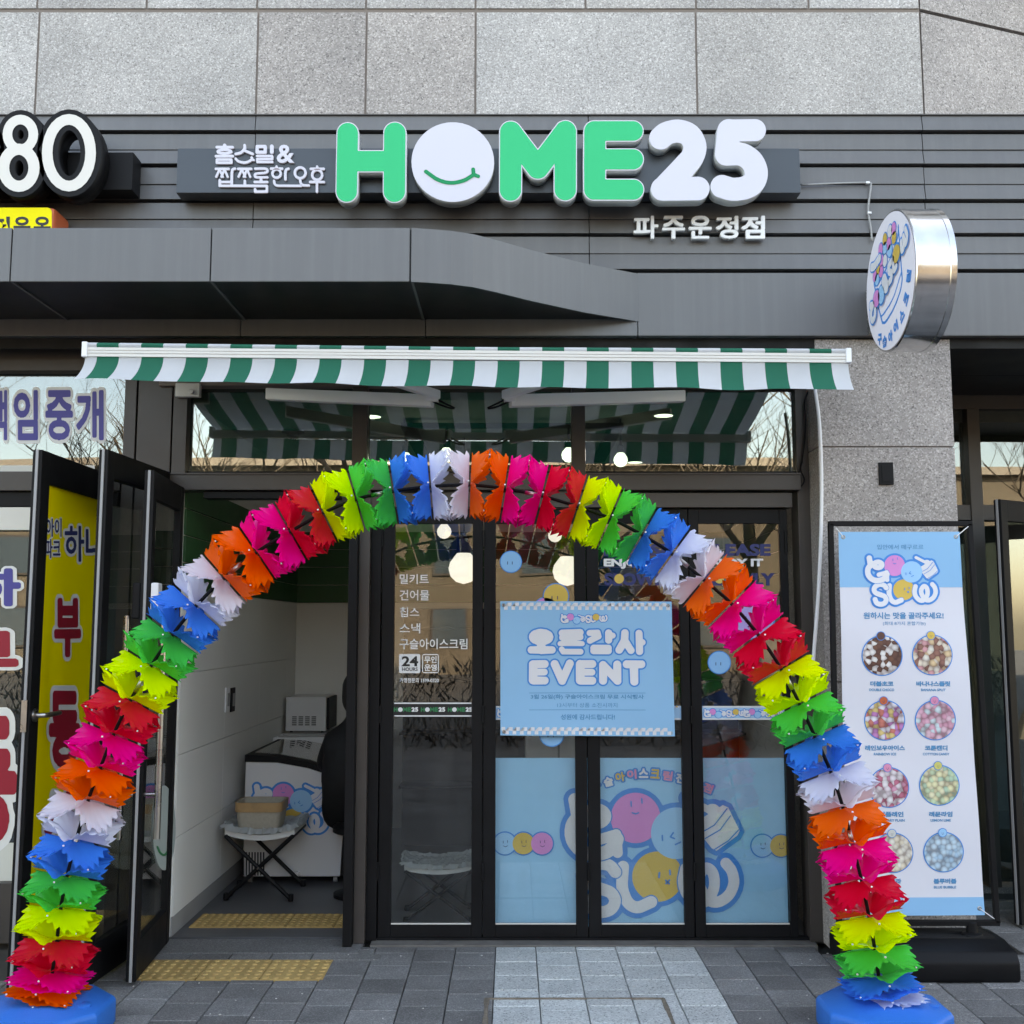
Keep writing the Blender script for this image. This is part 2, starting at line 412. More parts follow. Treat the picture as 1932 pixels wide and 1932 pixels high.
def fit(me, x0, y0, x1, y1, rot=0.0, flip=True):
    """stretch a mesh's XY box onto a pixel box (y down)"""
    v = np.array([q.co[:] for q in me.vertices]); lo = v.min(0); hi = v.max(0)
    for q in me.vertices:
        a = (q.co.x - lo[0]) / (hi[0] - lo[0] + 1e-9); b = (q.co.y - lo[1]) / (hi[1] - lo[1] + 1e-9)
        x = x0 + a * (x1 - x0); y = y1 - b * (y1 - y0)
        if rot:
            cx, cy = (x0 + x1) / 2, (y0 + y1) / 2; c, s_ = math.cos(R(rot)), math.sin(R(rot))
            x, y = cx + (x - cx) * c - (y - cy) * s_, cy + (x - cx) * s_ + (y - cy) * c
        q.co.x, q.co.y = x, y
    return me
def on_plane(me, fn, solid=0.0):
    """map a mesh drawn in 2D onto a surface: fn(x, y, off) -> point; extruded layers keep their depth"""
    zs = [q.co.z for q in me.vertices]; zmax = max(zs) if zs else 0
    for q in me.vertices:
        off = 0.0
        if solid: off = solid if q.co.z > 1e-9 else 0.0
        q.co = fn(q.co.x, q.co.y, off)
    me.update()
    bm = bmesh.new(); bm.from_mesh(me)
    bmesh.ops.remove_doubles(bm, verts=bm.verts, dist=1e-6)
    bm.normal_update(); bm.to_mesh(me); bm.free(); return me
def face_camera(me):
    """turn a flat sheet's faces to the viewer's side"""
    bm = bmesh.new(); bm.from_mesh(me)
    for f in bm.faces:
        if f.normal.dot(CAM - f.calc_center_median()) < 0: f.normal_flip()
    bm.to_mesh(me); bm.free(); return me
LIFT = 0.0012
def put(name, me, pl, mat, parent, off=LIFT, solid=0.0):
    """lay a 2D mesh (in photo pixels) on plane pl, off metres in front of it"""
    on_plane(me, lambda x, y, o: pl.at(x, y, off + o), solid)
    if not solid: face_camera(me)
    return link(name, me, mat, parent)
def lettering(s, bbx, pl, mat, parent, bold=0.0, off=LIFT, name='lettering', spacing=1.0, rot=0, solid=0.0):
    me = fit(text_mesh(s, bold, spacing, extrude=.01 if solid else 0), *bbx, rot=rot)
    return put(name, me, pl, mat, parent, off, solid)
def S(pts, r): return ('s', list(pts), r)
def ring(cx, cy, rx, ry, r, n=28): return S([(cx + rx * math.cos(2 * math.pi * i / n), cy + ry * math.sin(2 * math.pi * i / n)) for i in range(n + 1)], r)
def xf(prims, ox, oy, kx, ky=None):
    ky = kx if ky is None else ky; out = []; kr = (abs(kx) + abs(ky)) / 2
    for p in prims:
        if p[0] == 's': out.append(('s', [(ox + x * kx, oy + y * ky) for x, y in p[1]], p[2] * kr))
        elif p[0] == 'e': out.append(('e', ox + p[1] * kx, oy + p[2] * ky, p[3] * kx, p[4] * ky))
        else: out.append(('p', [(ox + x * kx, oy + y * ky) for x, y in p[1]]))
    return out
def sm(*pts, n=5): return [tuple(q) for q in smooth_path(pts, n)]

# the round-lettered logo, drawn in the units of its own sketch
LOGO = {
 'G': [S([(275, 385), (285, 450), (300, 520)], 58), S(sm((340, 500), (262, 580), (242, 665), (265, 750), (335, 822), (430, 850), (540, 832), (615, 775), (640, 720)), 58),
       ring(455, 525, 82, 58, 54), S([(470, 728), (560, 705), (632, 680)], 46), S([(632, 690), (644, 835)], 46)],
 'S': [S(sm((625, 1000), (575, 945), (490, 930), (412, 962), (372, 1030), (402, 1100), (490, 1140), (580, 1172), (622, 1240), (590, 1312), (510, 1340), (425, 1315), (392, 1240)), 52)],
 'L': [S(sm((692, 955), (682, 1100), (702, 1200), (750, 1275), (825, 1300), (935, 1255)), 52)],
 'w': [S(sm((1232, 970), (1212, 1080), (1240, 1180), (1310, 1252), (1385, 1260), (1450, 1200), (1482, 1110), (1468, 1010), (1415, 965), (1362, 1012), (1350, 1095), (1390, 1190), (1450, 1250),
          (1530, 1250), (1610, 1190), (1650, 1090), (1630, 990), (1580, 925)), 48)],
 'cup': [('p', [(1345, 560), (1555, 430), (1600, 450), (1700, 650), (1680, 690), (1500, 820), (1460, 800), (1370, 690)])],
 'spoon': [S([(1240, 372), (1340, 420), (1430, 470)], 30), ('e', 1465, 468, 62, 48)],
 'pink': [('e', 800, 540, 215, 215)], 'blue': [('e', 1152, 670, 220, 220)], 'gold': [('e', 990, 1040, 220, 215)],
}
LOGO_LINES = [S([(1375, 660), (1480, 600), (1590, 460)], 5), S([(1400, 715), (1530, 640), (1620, 520)], 5), S([(1480, 808), (1600, 735), (1690, 640)], 5),
              S([(1030, 690), (1032, 730)], 7), S([(1125, 665), (1100, 700), (1135, 715)], 7), S([(1145, 765), (1188, 745)], 7),
              S([(760, 400), (762, 440)], 6), S([(852, 375), (855, 412)], 6), S([(770, 495), (800, 505), (825, 495)], 6),
              S([(1005, 1005), (1002, 1045)], 7), S([(1095, 985), (1098, 1020)], 7), S([(1060, 1070), (1090, 1098)], 7), S([(1092, 1068), (1062, 1098)], 7)]
# the same logo in one row, for narrow tapes
ROW = {k: (dx, dy) for k, dx, dy in (('G', 0, 0), ('pink', 0, -10), ('blue', 40, 60), ('cup', 60, 40), ('spoon', 60, 40), ('S', 1400, -480), ('L', 1385, -480), ('gold', 1395, -500), ('w', 1410, -480))}
def logo(fn_parent, pl, ox, oy, k, row=False, off=LIFT, n=90, lines=True, sticker=True, ky=None):
    """lay the logo as flat print: blue outline, white letters, three balls, thin line marks"""
    ky = k if ky is None else ky
    src = {}
    for key, pr in LOGO.items():
        dx, dy = ROW[key] if row else (0, 0)
        src[key] = xf(pr, dx, dy, 1)
    allp = [p for v in src.values() for p in v]
    def lay(name, prims, level, mat, o, nn=n):
        me = shape(prims, level, nn)
        for q in me.vertices: q.co.x, q.co.y = ox + q.co.x * k, oy + q.co.y * ky
        return put(name, me, pl, mat, fn_parent, o)
    d = .0007
    lay('logo_outline', allp, 42, M['p_blue'], off, int(n * 1.3))
    lay('logo_ball', src['gold'], 0, M['p_gold'], off + d)
    for j, q in enumerate('wLSG'):
        lay('logo_letter_edge', src[q], 9, M['p_blue'], off + (1.3 + j * .8) * d); lay('logo_letter', src[q], -1, M['p_white'], off + (1.7 + j * .8) * d)
    lay('logo_ball', src['pink'], 0, M['p_pink'], off + 1.1 * d)
    lay('logo_ball', src['blue'], 0, M['p_sky'], off + 2 * d)
    lay('logo_cup', src['cup'] + src['spoon'], 0, M['p_white'], off + d)
    if lines:
        for j in ((0, 1, 2), (3, 4, 5), (6, 7, 8), (9, 10, 11, 12)):
            for q in j: lay('logo_line', [LOGO_LINES[q]], 0, M['p_blue'], off + 5.6 * d, 40)

def pr(name, col, rough=.5): return plain(name, col, rough, 0, .03, 2, .4)
M['p_blue'] = pr('print_blue', (.02, .24, .64)); M['p_white'] = pr('print_white', (.70, .70, .73)); M['p_gold'] = pr('print_gold', (.66, .44, .09))
M['p_pink'] = pr('print_pink', (.70, .25, .58)); M['p_sky'] = pr('print_sky', (.28, .56, .82)); M['p_navy'] = pr('print_navy', (.015, .025, .12))
M['p_red'] = pr('print_red', (.32, .008, .025)); M['p_yellow'] = pr('print_yellow', (.85, .68, .006)); M['p_violet'] = pr('print_violet', (.06, .055, .28))
M['p_green'] = pr('print_green', (.01, .18, .07)); M['p_black'] = pr('print_black', (.01, .01, .012)); M['p_rose'] = pr('print_rose', (.70, .25, .40))
M['p_paper'] = pr('print_paper', (.60, .60, .56)); M['p_lilac'] = pr('print_lilac', (.42, .33, .68))
M['p_brown'] = pr('print_brown', (.12, .05, .035)); M['p_orange'] = pr('print_orange', (.55, .12, .05)); M['p_lemon'] = pr('print_lemon', (.60, .55, .16))
M['p_skydeep'] = pr('print_skydeep', (.20, .46, .74))

YP, YW, YD = -0.12, -0.16, 0.09           # front of the pillar, of the cladding, of the door leaves
def X(px, py, yy): return at(px, py, yy).x
def Z(py, yy, px=966): return at(px, py, yy).z

# ================================================================== ground
g = MB().box(-90, 90, -80, -0.0, -.4, -.075).build('road', plain('asphalt', (.05, .05, .052), .85, 0, .25, 3, .3, 0, .4)); tag(g, kind='structure')
pav = MB().box(-14, 14, -9.0, 1.6, -.074, -.036).build('pavement', plain('paving_bed', (.045, .043, .04), .95, 0, .3, 20)); tag(pav, kind='structure')
# the paving continues out of sight as one sheet with the same tone
far = MB().box(-14, 14, -9.0, -1.75, -.035, -.002).build('paving_beyond', M['paver_dark'], pav)
for sx in (-1, 1):
    a, b_ = (-14, -2.62) if sx < 0 else (3.35, 14)
    MB().box(a, b_, -1.745, -.03, -.035, -.002).build('paving_beyond', M['paver_dark'], pav)
def slab_mesh(wx, wy, mat):
    me = MB().box(-wx / 2, wx / 2, -wy / 2, wy / 2, -.035, 0).mesh(.0035, seg=1); me.materials.append(mat); return me
PW = 0.2013; X0 = -0.0817; _sl = {}
def slab(x0, x1, y0, y1, mat):
    if x1 - x0 < .015 or y1 - y0 < .015: return
    key = (round(x1 - x0, 3), round(y1 - y0, 3), mat.name)
    if key not in _sl: _sl[key] = slab_mesh(x1 - x0 - .004, y1 - y0 - .0035, mat)
    o = bpy.data.objects.new('paving_slab', _sl[key]); COL.objects.link(o); o.parent = pav
    o.location = ((x0 + x1) / 2, (y0 + y1) / 2, random.uniform(-.0022, .0012))
    o.rotation_euler = (random.uniform(-.004, .004), random.uniform(-.004, .004), random.uniform(-.003, .003))
for k in range(-13, 17):
    xa = X0 + PW * k; xb = xa + PW
    mat = M['paver_light'] if 0 <= k <= 4 else M['paver_dark']
    if k in (-8,): mat = M['paver_mid']
    ytop = 0.0
    if xb < -.84: ytop = -.515                        # in front of the entrance step
    if xb > X(1578, 1797, YP) and xa < 2.36: ytop = YP - .004
    if xa > 2.36: ytop = .95
    y = ytop; first = True
    off = .1 if k % 2 else .045
    while y > -1.74:
        h = off if first and off > .02 else .2
        first = False
        slab(xa, xb, max(y - h, -1.745), y, mat); y -= h
# joint full of soil round the recessed inspection cover
so = MB(); ya = ground(966, 1884).y; xl = ground(918, 1890).x; xr = ground(1252, 1886).x
for seg in range(16):
    u0 = xl + (xr - xl) * seg / 16; u1 = xl + (xr - xl) * (seg + 1) / 16; hw = random.uniform(.005, .010)
    so.hexa([(u0, ya - hw, -.002), (u1, ya - hw, -.002), (u1, ya + hw * .6, -.002), (u0, ya + hw * .6, -.002)],
            [(u0, ya - hw * .8, .0035), (u1, ya - hw * .7, .0035), (u1, ya + hw * .4, .0035), (u0, ya + hw * .4, .0035)])
for xx in (xl, xr):
    for seg in range(12):
        v0 = ya - 0.9 * seg / 12; v1 = ya - .9 * (seg + 1) / 12; hw = random.uniform(.007, .013)
        so.hexa([(xx - hw, v1, -.002), (xx + hw, v1, -.002), (xx + hw, v0, -.002), (xx - hw, v0, -.002)],
                [(xx - hw * .8, v1, .0035), (xx + hw * .7, v1, .0035), (xx + hw * .7, v0, .0035), (xx - hw * .8, v0, .0035)])
so.build('cover_joint', M['soil'], pav)
rr = random.Random(12); gr = MB()
for k in range(150):
    x, y = rr.uniform(-2.3, 2.6), rr.uniform(-1.7, -.02); r_ = rr.uniform(.0015, .005); n_ = rr.randint(5, 7)
    if -1.76 < x < -.84 and y > -.53: continue
    gr.prism([(x + r_ * rr.uniform(.6, 1.4) * math.cos(6.28 * i / n_), y + r_ * rr.uniform(.6, 1.4) * math.sin(6.28 * i / n_), .001) for i in range(n_)], (0, 0, .0022))
o = gr.build('grit', plain('grit_pale', (.55, .53, .5), .9), pav); o['kind'] = 'stuff'
# entrance step: cement line, sill, dark row, yellow tactile tiles
box('threshold_strip', M['cement'], pav, -.72, 1.55, .003, .16, -.03, .006, .002)
box('sill_slab', M['sill'], pav, -1.78, -.76, -.115, .12, -.03, .004, .003)
for k in range(5):
    xa = -1.78 + .2 * k
    box('step_slab', M['paver_mid'] if k == 0 else M['paver_dark'], pav, xa + .002, xa + .196 + (.14 if k == 4 else 0), -.215, -.118, -.03, .001, .002)
box('step_slab', M['paver_mid'], pav, -2.3, -1.784, -.512, .1, -.03, .0, .002)
def tactile(x0, x1, y0, y1, z, nx, ny, parent):
    m_ = MB().box(x0 + .002, x1 - .002, y0 + .002, y1 - .002, z - .03, z)
    for i in range(nx):
        for j in range(ny):
            cx = x0 + (x1 - x0) * (i + .5) / nx; cy = y0 + (y1 - y0) * (j + .5) / ny
            m_.lathe([(.0165, z - .001), (.0145, z + .0035), (.008, z + .0055)], (cx, cy, 0), 9)
    m_.build('tactile_tile', M['yellow_tile'], parent, 0, 'auto')
for k in range(3): tactile(-1.745 + .293 * k, -1.745 + .293 * (k + 1), -.512, -.218, .002, 6, 6, pav)

# ================================================================== shop interior (setting)
XL, XR, YB, ZC = -1.775, 1.75, 3.2, 2.86
fl = box('shop_floor', M['floor_in'], None, XL - .1, XR + .1, .17, YB + .1, -.06, .0, 0); tag(fl, kind='structure')
for k in range(4): tactile(-1.74 + .26 * k, -1.74 + .26 * (k + 1), .335, .6, .006, 6, 6, fl)
ce = box('shop_ceiling', M['ceiling'], None, XL - .1, XR + .1, .2, YB + .1, ZC, ZC + .1, 0); tag(ce, kind='structure')
def wall(name, x0, x1, y0, y1):
    o = box(name, M['wallwhite'], None, x0, x1, y0, y1, 0, ZC, 0); tag(o, kind='structure'); return o
wl = wall('shop_wall_left', XL - .12, XL - .012, .16, YB); wb = wall('shop_wall_back', XL - .12, XR + .12, YB + .012, YB + .12); wr = wall('shop_wall_right', XR + .012, XR + .12, .3, YB)
GZ0, GZ1 = 1.81, 2.40
def panels(parent, axis, a0, a1, base):
    zs = [.10, .50, .93, 1.36, GZ0]
    for z0, z1 in zip(zs[:-1], zs[1:]):
        a = a0
        while a < a1 - .02:
            b2 = min(a + .9, a1)
            if axis == 'y': box('wall_panel', M['wallwhite'], parent, base, base + .012 * (1 if base < 0 else -1), a + .0015, b2 - .0015, z0 + .0015, z1 - .0015, .001)
            else: box('wall_panel', M['wallwhite'], parent, a + .0015, b2 - .0015, base - .0, base + .011, z0 + .0015, z1 - .0015, .001)
            a = b2
    n = 4
    for k in range(n):
        z0 = GZ0 + (GZ1 - GZ0) * k / n; z1 = GZ0 + (GZ1 - GZ0) * (k + 1) / n
        if axis == 'y': box('green_board', M['green_wall'], parent, base - (.0 if base < 0 else .014), base + (.014 if base < 0 else 0), a0, a1, z0 + .003, z1 - .003, .002)
        else: box('green_board', M['green_wall'], parent, a0, a1, base - .006, base + .011, z0 + .003, z1 - .003, .002)
    if axis == 'y': box('baseboard', M['grey'], parent, base, base + .01 * (1 if base < 0 else -1), a0, a1, .001, .097, .001)
panels(wl, 'y', .17, YB, XL - .012); panels(wb, 'x', XL, XR, YB); panels(wr, 'y', .31, YB, XR + .012)
fu = MB(); 
# ================================================================== the building
bld = thing('commercial_building', 'granite and grey metal clad building front with a projecting dark metal canopy', 'building', (0, YW, 0))
core = MB()
XB = X(1741, 110, YW); sa = math.tan(R(19)); ZT = Z(217, YW, 1300)
core.prism([(-40, YW + .06, ZT - .01), (XB, YW + .06, ZT - .01), (20, YW + .06 + (20 - XB) * sa, ZT - .01), (20, 14, ZT - .01), (-40, 14, ZT - .01)], (0, 0, 9))   # storeys above, turning away to the right
core.box(-40, 20, YW + .061, 14, 3.4, ZT - .011)
core.box(-40, XL - .13, .3, 14, 2.95, 3.4); core.box(XR + .13, 40, 1.3, 14, 2.95, 3.4)
core.box(-1.9, 1.62, .02, .3, 2.9, 3.4)
core.build('wall_core', M['joint'], bld)
# granite panels above the cladding
ZT = Z(217, YW, 1300); ZJ = Z(19, YW); XB = X(1741, 110, YW)
xj = [X(p, 120, YW) for p in (-350, 68, 484, 690, 897, 1315)] + [XB]
def gpanel(x0, x1, z0, z1, mat=None):
    box('granite_panel', mat or M['granite'], bld, x0 + .0055, x1 - .0055, YW + .012, YW + .058, z0 + .0055, z1 - .0055, .002)
for i, (a, b_) in enumerate(zip(xj[:-1], xj[1:])): gpanel(a, b_, ZT + .006, ZJ, M['granite'] if i not in (2, 3) else M['granite_pink'])
xj2 = [X(p, 12, YW) for p in (-350, 68, 275, 484, 690, 897, 1105, 1314, 1527)] + [XB]
for a, b_ in zip(xj2[:-1], xj2[1:]): gpanel(a, b_, ZJ + .012, ZJ + .62)
for k in range(12):
    for j in range(12):
        if j < 8: box('granite_panel', M['granite'], bld, -7 + 1.15 * k, -7 + 1.15 * k + 1.14, YW + .012, YW + .058, ZJ + .63 + .62 * j, ZJ + .63 + .62 * j + .612, .002)
MB().box(-7, XB, YW + .019, YW + .059, ZT + .007, ZJ + 5.6).build('sealant', M['joint'], bld)
# the wall turns away to the right
sa = math.tan(R(19))
for z0, z1 in ((ZT + .006, ZJ), (ZJ + .012, ZJ + .62)):
    for k in range(3):
        a = XB + .8 * k + .005; b_ = XB + .8 * (k + 1) - .004; y0 = YW + .012 + (a - XB) * sa; y1 = YW + .012 + (b_ - XB) * sa
        MB().hexa([(a, y0, z0 + .004), (b_, y1, z0 + .004), (b_, y1 + .05, z0 + .004), (a, y0 + .05, z0 + .004)],
                  [(a, y0, z1 - .004), (b_, y1, z1 - .004), (b_, y1 + .05, z1 - .004), (a, y0 + .05, z1 - .004)]).build('granite_panel', M['granite_pink'], bld, .002)
# metal cladding boards, in pairs under a deep shadow gap
lines = [217, 251, 282, 314, 347, 381, 413, 445, 478, 513]
zl = [Z(p, YW, 1650) for p in lines]; zl[0] = ZT
bx = [X(-260, 350, YW), X(480, 300, YW), X(1111, 350, YW), X(1745, 350, YW), 5.2]
for i, (zt, zb) in enumerate(zip(zl[:-1], zl[1:])):
    deep_bottom = i % 2 == 0                     # a deep gap under every other board
    for j, (a, b_) in enumerate(zip(bx[:-1], bx[1:])):
        lo = zb + (.014 if deep_bottom else .0015); hi = zt - .001
        o1 = random.uniform(-.0015, .0015)
        # the lower lip of the board stands a little forward
        f0 = YW + .004 + o1 - (.010 if deep_bottom else 0.0); f1 = YW + .010 + o1 - (0 if deep_bottom else .0)
        MB().hexa([(a + .002, f0, lo), (b_ - .002, f0, lo), (b_ - .002, YW + .05, lo), (a + .002, YW + .05, lo)],
                  [(a + .002, f1, hi), (b_ - .002, f1, hi), (b_ - .002, YW + .05, hi), (a + .002, YW + .05, hi)]).build('cladding_board', M['clad'], bld, .002)
MB().box(-5, 5.2, YW + .048, YW + .06, zl[-1] - .4, ZT).build('cladding_backing', M['blackdark'], bld)
MB().box(-5, 5.2, YW + .0, YW + .05, ZT - .001 + .001, ZT + .006).build('cladding_cap', M['brown'], bld)
ZF0 = Z(634, YW, 1400); ZF1 = zl[-1] - .006
fx = [X(-260, 600, YW), X(455, 600, YW), X(803, 600, YW), X(1203, 600, YW), X(1745, 600, YW) + .0, 5.2]
for a, b_ in zip(fx[:-1], fx[1:]):
    box('fascia_panel', M['clad2'], bld, a + .002, b_ - .002, YW - .004, YW + .047, ZF0, ZF1, .004)
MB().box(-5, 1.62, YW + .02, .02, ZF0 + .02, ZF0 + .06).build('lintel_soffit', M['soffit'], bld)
# ---- canopy
can = MB(); ZK1 = Z(517, YW, 1203); ZK0 = Z(607, YW, 1203)
fr = [ground(x, y, ZK1) for x, y in ((775, 432), (812, 433), (850, 436), (890, 442), (930, 452), (1000, 472), (1100, 497), (1203, 517))]
yf = fr[0].y - .01
edge = [Vector((-5, yf, 0)), Vector((fr[0].x, yf, 0))] + [Vector((p.x, p.y, 0)) for p in fr[1:-1]] + [Vector((fr[-1].x, YW, 0))]
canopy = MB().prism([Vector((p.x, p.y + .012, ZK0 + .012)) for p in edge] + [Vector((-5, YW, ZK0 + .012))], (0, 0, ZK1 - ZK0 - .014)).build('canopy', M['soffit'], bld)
def ribbon(name, pts, z0, z1, th, mat, parent):
    m_ = MB()
    n_ = []
    for i, p in enumerate(pts):
        t = (pts[min(i + 1, len(pts) - 1)] - pts[max(i - 1, 0)]).normalized(); n_.append(Vector((t.y, -t.x, 0)))
    for i in range(len(pts) - 1):
        a, b_ = pts[i], pts[i + 1]; na, nb = n_[i], n_[i + 1]
        lo = [a + na * th, b_ + nb * th, b_, a]
        m_.hexa([Vector((p.x, p.y, z0)) for p in lo], [Vector((p.x, p.y, z1)) for p in lo])
    me = m_.mesh(0, 'auto'); bm = bmesh.new(); bm.from_mesh(me); bmesh.ops.remove_doubles(bm, verts=bm.verts, dist=1e-4)
    bm.to_mesh(me); bm.free()
    return link(name, me, mat, parent)
xs_ = [-5] + [ground(p, 524, ZK0).x for p in (-375, 8, 390)] + [fr[0].x]
for a, b_ in zip(xs_[:-1], xs_[1:]):
    box('fascia_panel', M['clad2'], canopy, a + .003, b_ - .003, yf - .004, yf + .008, ZK0, ZK1, .003)
ribbon('fascia_panel', [p + Vector((.003 if i == 0 else 0, 0.008, 0)) for i, p in enumerate(edge[1:])], ZK0, ZK1, .012, M['clad2'], canopy)
for px_ in (8, 390, 775):
    xx = ground(px_, 524, ZK0).x
    MB().box(xx - .006, xx + .006, yf + .01, YW - .005, ZK0 + .004, ZK0 + .0115).build('soffit_joint', M['clad2'], canopy)
# ---- granite pillar between the shop and the lobby
pil = thing('granite_pillar', 'speckled grey granite pillar between the shop doors and the dark lobby', 'pillar', (1.95, YP, 0))
PX0 = X(1574, 1797, YP); PX1 = X(1799, 800, YP)
zs_ = [0, .72, 1.33, Z(843, YP, 1680), ZF0 - .004]
for z0, z1 in zip(zs_[:-1], zs_[1:]):
    box('granite_panel', M['granite_pink'], pil, PX0, PX1, YP, .6, z0 + .003, z1 - .003, .003)
MB().box(PX0 + .01, PX1 - .01, YP + .01, .55, 0.0, ZF0 - .01).build('mortar', M['joint'], pil)
box('cover_plate', M['black'], pil, X(1657, 890, YP), X(1684, 890, YP), YP - .014, YP - .001, Z(915, YP, 1670), Z(873, YP, 1670), .002)
box('cover_plate_rim', M['black'], pil, X(1662, 890, YP), X(1679, 890, YP), YP - .0165, YP - .0145, Z(910, YP, 1670), Z(878, YP, 1670), .001)

# ================================================================== shopfront: frame, transom windows, four folding leaves
sf = thing('glazed_shopfront', 'dark metal shopfront with transom windows and four folding glass leaves', 'shopfront', (.3, YD, 0))
YG = .10                                                     # glass line
ZS = Z(893, .04); ZS0 = Z(925, .04); ZWT = ZF0 + .03
XA, XZ = X(326, 800, .04), X(1508, 1700, .04)                # left frame, right end of the leaves
XJ = X(1553, 1700, .06)
def fbox(name, x0, x1, z0, z1, y0=.04, y1=.14, mat=None, bevel=.002): return box(name, mat or M['brown'], sf, x0, x1, y0, y1, z0, z1, bevel)
fbox('pilaster_panel', X(259, 800, .05), X(323, 800, .05), .0, ZWT, .05, .16, M['brown'])
fbox('pilaster_frame', X(234, 800, .05) , X(256, 800, .05), .0, ZWT, .045, .16)
fbox('mullion', XA, X(352, 800, .04), ZS, ZWT)
tw = [(352, 665), (693, 1079), (1104, 1503)]
fbox('mullion', X(665, 800, .04), X(693, 800, .04), ZS, ZWT); fbox('mullion', X(1079, 800, .04), X(1104, 800, .04), ZS, ZWT)
fbox('mullion', X(1503, 800, .04), XJ, .004, ZWT, .06, .2)
for a, b_ in tw:
    xa, xb = X(a, 800, .06), X(b_, 800, .06)
    fbox('glazing_bead', xa + .002, xb - .002, ZS + .002, ZS + .016, .075, .12, M['black'], .001)
    box('transom_pane', M['glass_g'], sf, xa + .003, xb - .003, YG, YG + .007, ZS + .012, ZWT, 0)
fbox('transom_rail', XA, XJ - .06, ZS0, ZS - .001, .02, .15)
fbox('transom_lip', XA, XJ - .06, ZS + .001 - .012, ZS - .0005, .012, .019)
ZH = Z(960, YD)
fbox('header', X(690, 950, .05), XJ - .1, ZH + .004, ZS0 - .012, .055, .15)
fbox('header', X(384, 930, .05), X(640, 940, .05), Z(940, .05), ZS0 - .006, .05, .15, M['black'])
# post between the entrance and the folding leaves
PXa, PXb = X(646, 1785, -.02), X(663, 1785, -.02)
fbox('post', PXa, PXb, .006, ZS0 - .001, -.03, .15, M['black'], .003)
fbox('jamb', PXb + .001, X(690, 1770, .09), .006, ZS0 - .002, .03, .15, M['brown'], .002)
fbox('jamb', X(690, 1770, .09) + .001, X(711, 1770, YD) - .003, .008, ZH, .075, .14, M['black'], .002)
# leaves
lx = [X(p, 1760, YD) for p in (711, 910, 1111, 1312, 1508)]
px_ = [((748 + 735) / 2, (893 + 888) / 2), (935, 1085), ((1129 + 1134) / 2, (1283 + 1288) / 2), ((1315 + 1334) / 2, (1467 + 1493) / 2)]
zp0, zp1 = Z(1744, YG), Z(988, YG)
LEAF = []
for i in range(4):
    a, b_ = lx[i] + .003, lx[i + 1] - .003
    p0, p1 = X(px_[i][0], 1366, YG), X(px_[i][1], 1366, YG)
    lf = MB().box(a, p0, YD, YD + .045, .02, ZH).build('folding_leaf', M['black'], sf, .003)
    LEAF.append(lf)
    box('stile', M['black'], lf, p1, b_, YD, YD + .045, .02, ZH, .003)
    box('rail', M['black'], lf, p0 + .0005, p1 - .0005, YD + .0015, YD + .044, .02, zp0, .002)
    box('rail', M['black'], lf, p0 + .0005, p1 - .0005, YD + .0015, YD + .044, zp1, ZH, .002)
    box('gasket', M['ivory'], lf, p0 + .002, p1 - .002, YD + .006, YD + .012, zp0 + .0005, zp0 + .007, 0)
    box('glass_pane', M['glass'], lf, p0 - .004, p1 + .004, YG + .002, YG + .009, zp0 - .005, zp1 + .005, 0)
    for zz in (.35, 1.15, 2.08):
        MB().tube([(a - .002, YD - .006, zz - .045), (a - .002, YD - .006, zz + .045)], .007, 8).build('hinge', M['black'], lf)
MB().tube([(lx[4] - .012, YD - .006, 2.0), (lx[4] - .012, YD - .006, 2.12)], .008, 8).build('hinge', M['black'], LEAF[3])
box('bottom_track', M['black'], sf, lx[0], XJ - .05, YD - .004, YD + .05, .006, .019, .001)

# ---- lettering and stickers on the glass
GP = PY(YG + .002)
def decal(i, s, bbx, mat, bold=0.0, **k): return lettering(s, bbx, GP, mat, LEAF[i], bold, name='window_lettering', **k)
MW = M['white']
for s, b4 in (('밀키트', (754, 1083, 809, 1102)), ('건어물', (754, 1113, 810, 1133)), ('칩스', (754, 1145, 791, 1164)), ('스낵', (754, 1176, 793, 1195)), ('구슬아이스크림', (754, 1205, 882, 1225))):
    decal(0, s, b4, MW, .012)
def flat_rect(name, x0, y0, x1, y1, pl, mat, parent, off=LIFT, r=0):
    if r:
        lp = arc((x1 - r, y1 - r), r, 0, 90, 5) + arc((x0 + r, y1 - r), r, 90, 180, 5) + arc((x0 + r, y0 + r), r, 180, 270, 5) + arc((x1 - r, y0 + r), r, 270, 360, 5)
    else: lp = [(x0, y0), (x1, y0), (x1, y1), (x0, y1)]
    return put(name, curve_mesh([lp]), pl, mat, parent, off)
flat_rect('window_badge', 753, 1234, 793, 1270, GP, MW, LEAF[0], LIFT, 3)
decal(0, '24', (758, 1238, 789, 1257), M['p_black'], .03, off=2 * LIFT); decal(0, 'HOURS', (759, 1259, 788, 1266), M['p_black'], .02, off=2 * LIFT)
o_ = [arc((828 - 4, 1270 - 4), 4, 0, 90, 4) + arc((796.5 + 4, 1270 - 4), 4, 90, 180, 4) + arc((796.5 + 4, 1234 + 4), 4, 180, 270, 4) + arc((828 - 4, 1234 + 4), 4, 270, 360, 4)]
i_ = [[(798.3, 1236), (826.2, 1236), (826.2, 1268), (798.3, 1268)]]
put('window_badge', curve_mesh(o_ + i_), GP, MW, LEAF[0])
decal(0, '무인', (800.5, 1238, 824, 1251), MW, .03); decal(0, '운영', (800.5, 1253, 824, 1266), MW, .03)
decal(0, '가맹점문의 1599-0320', (754, 1279, 828, 1288), MW, .02)
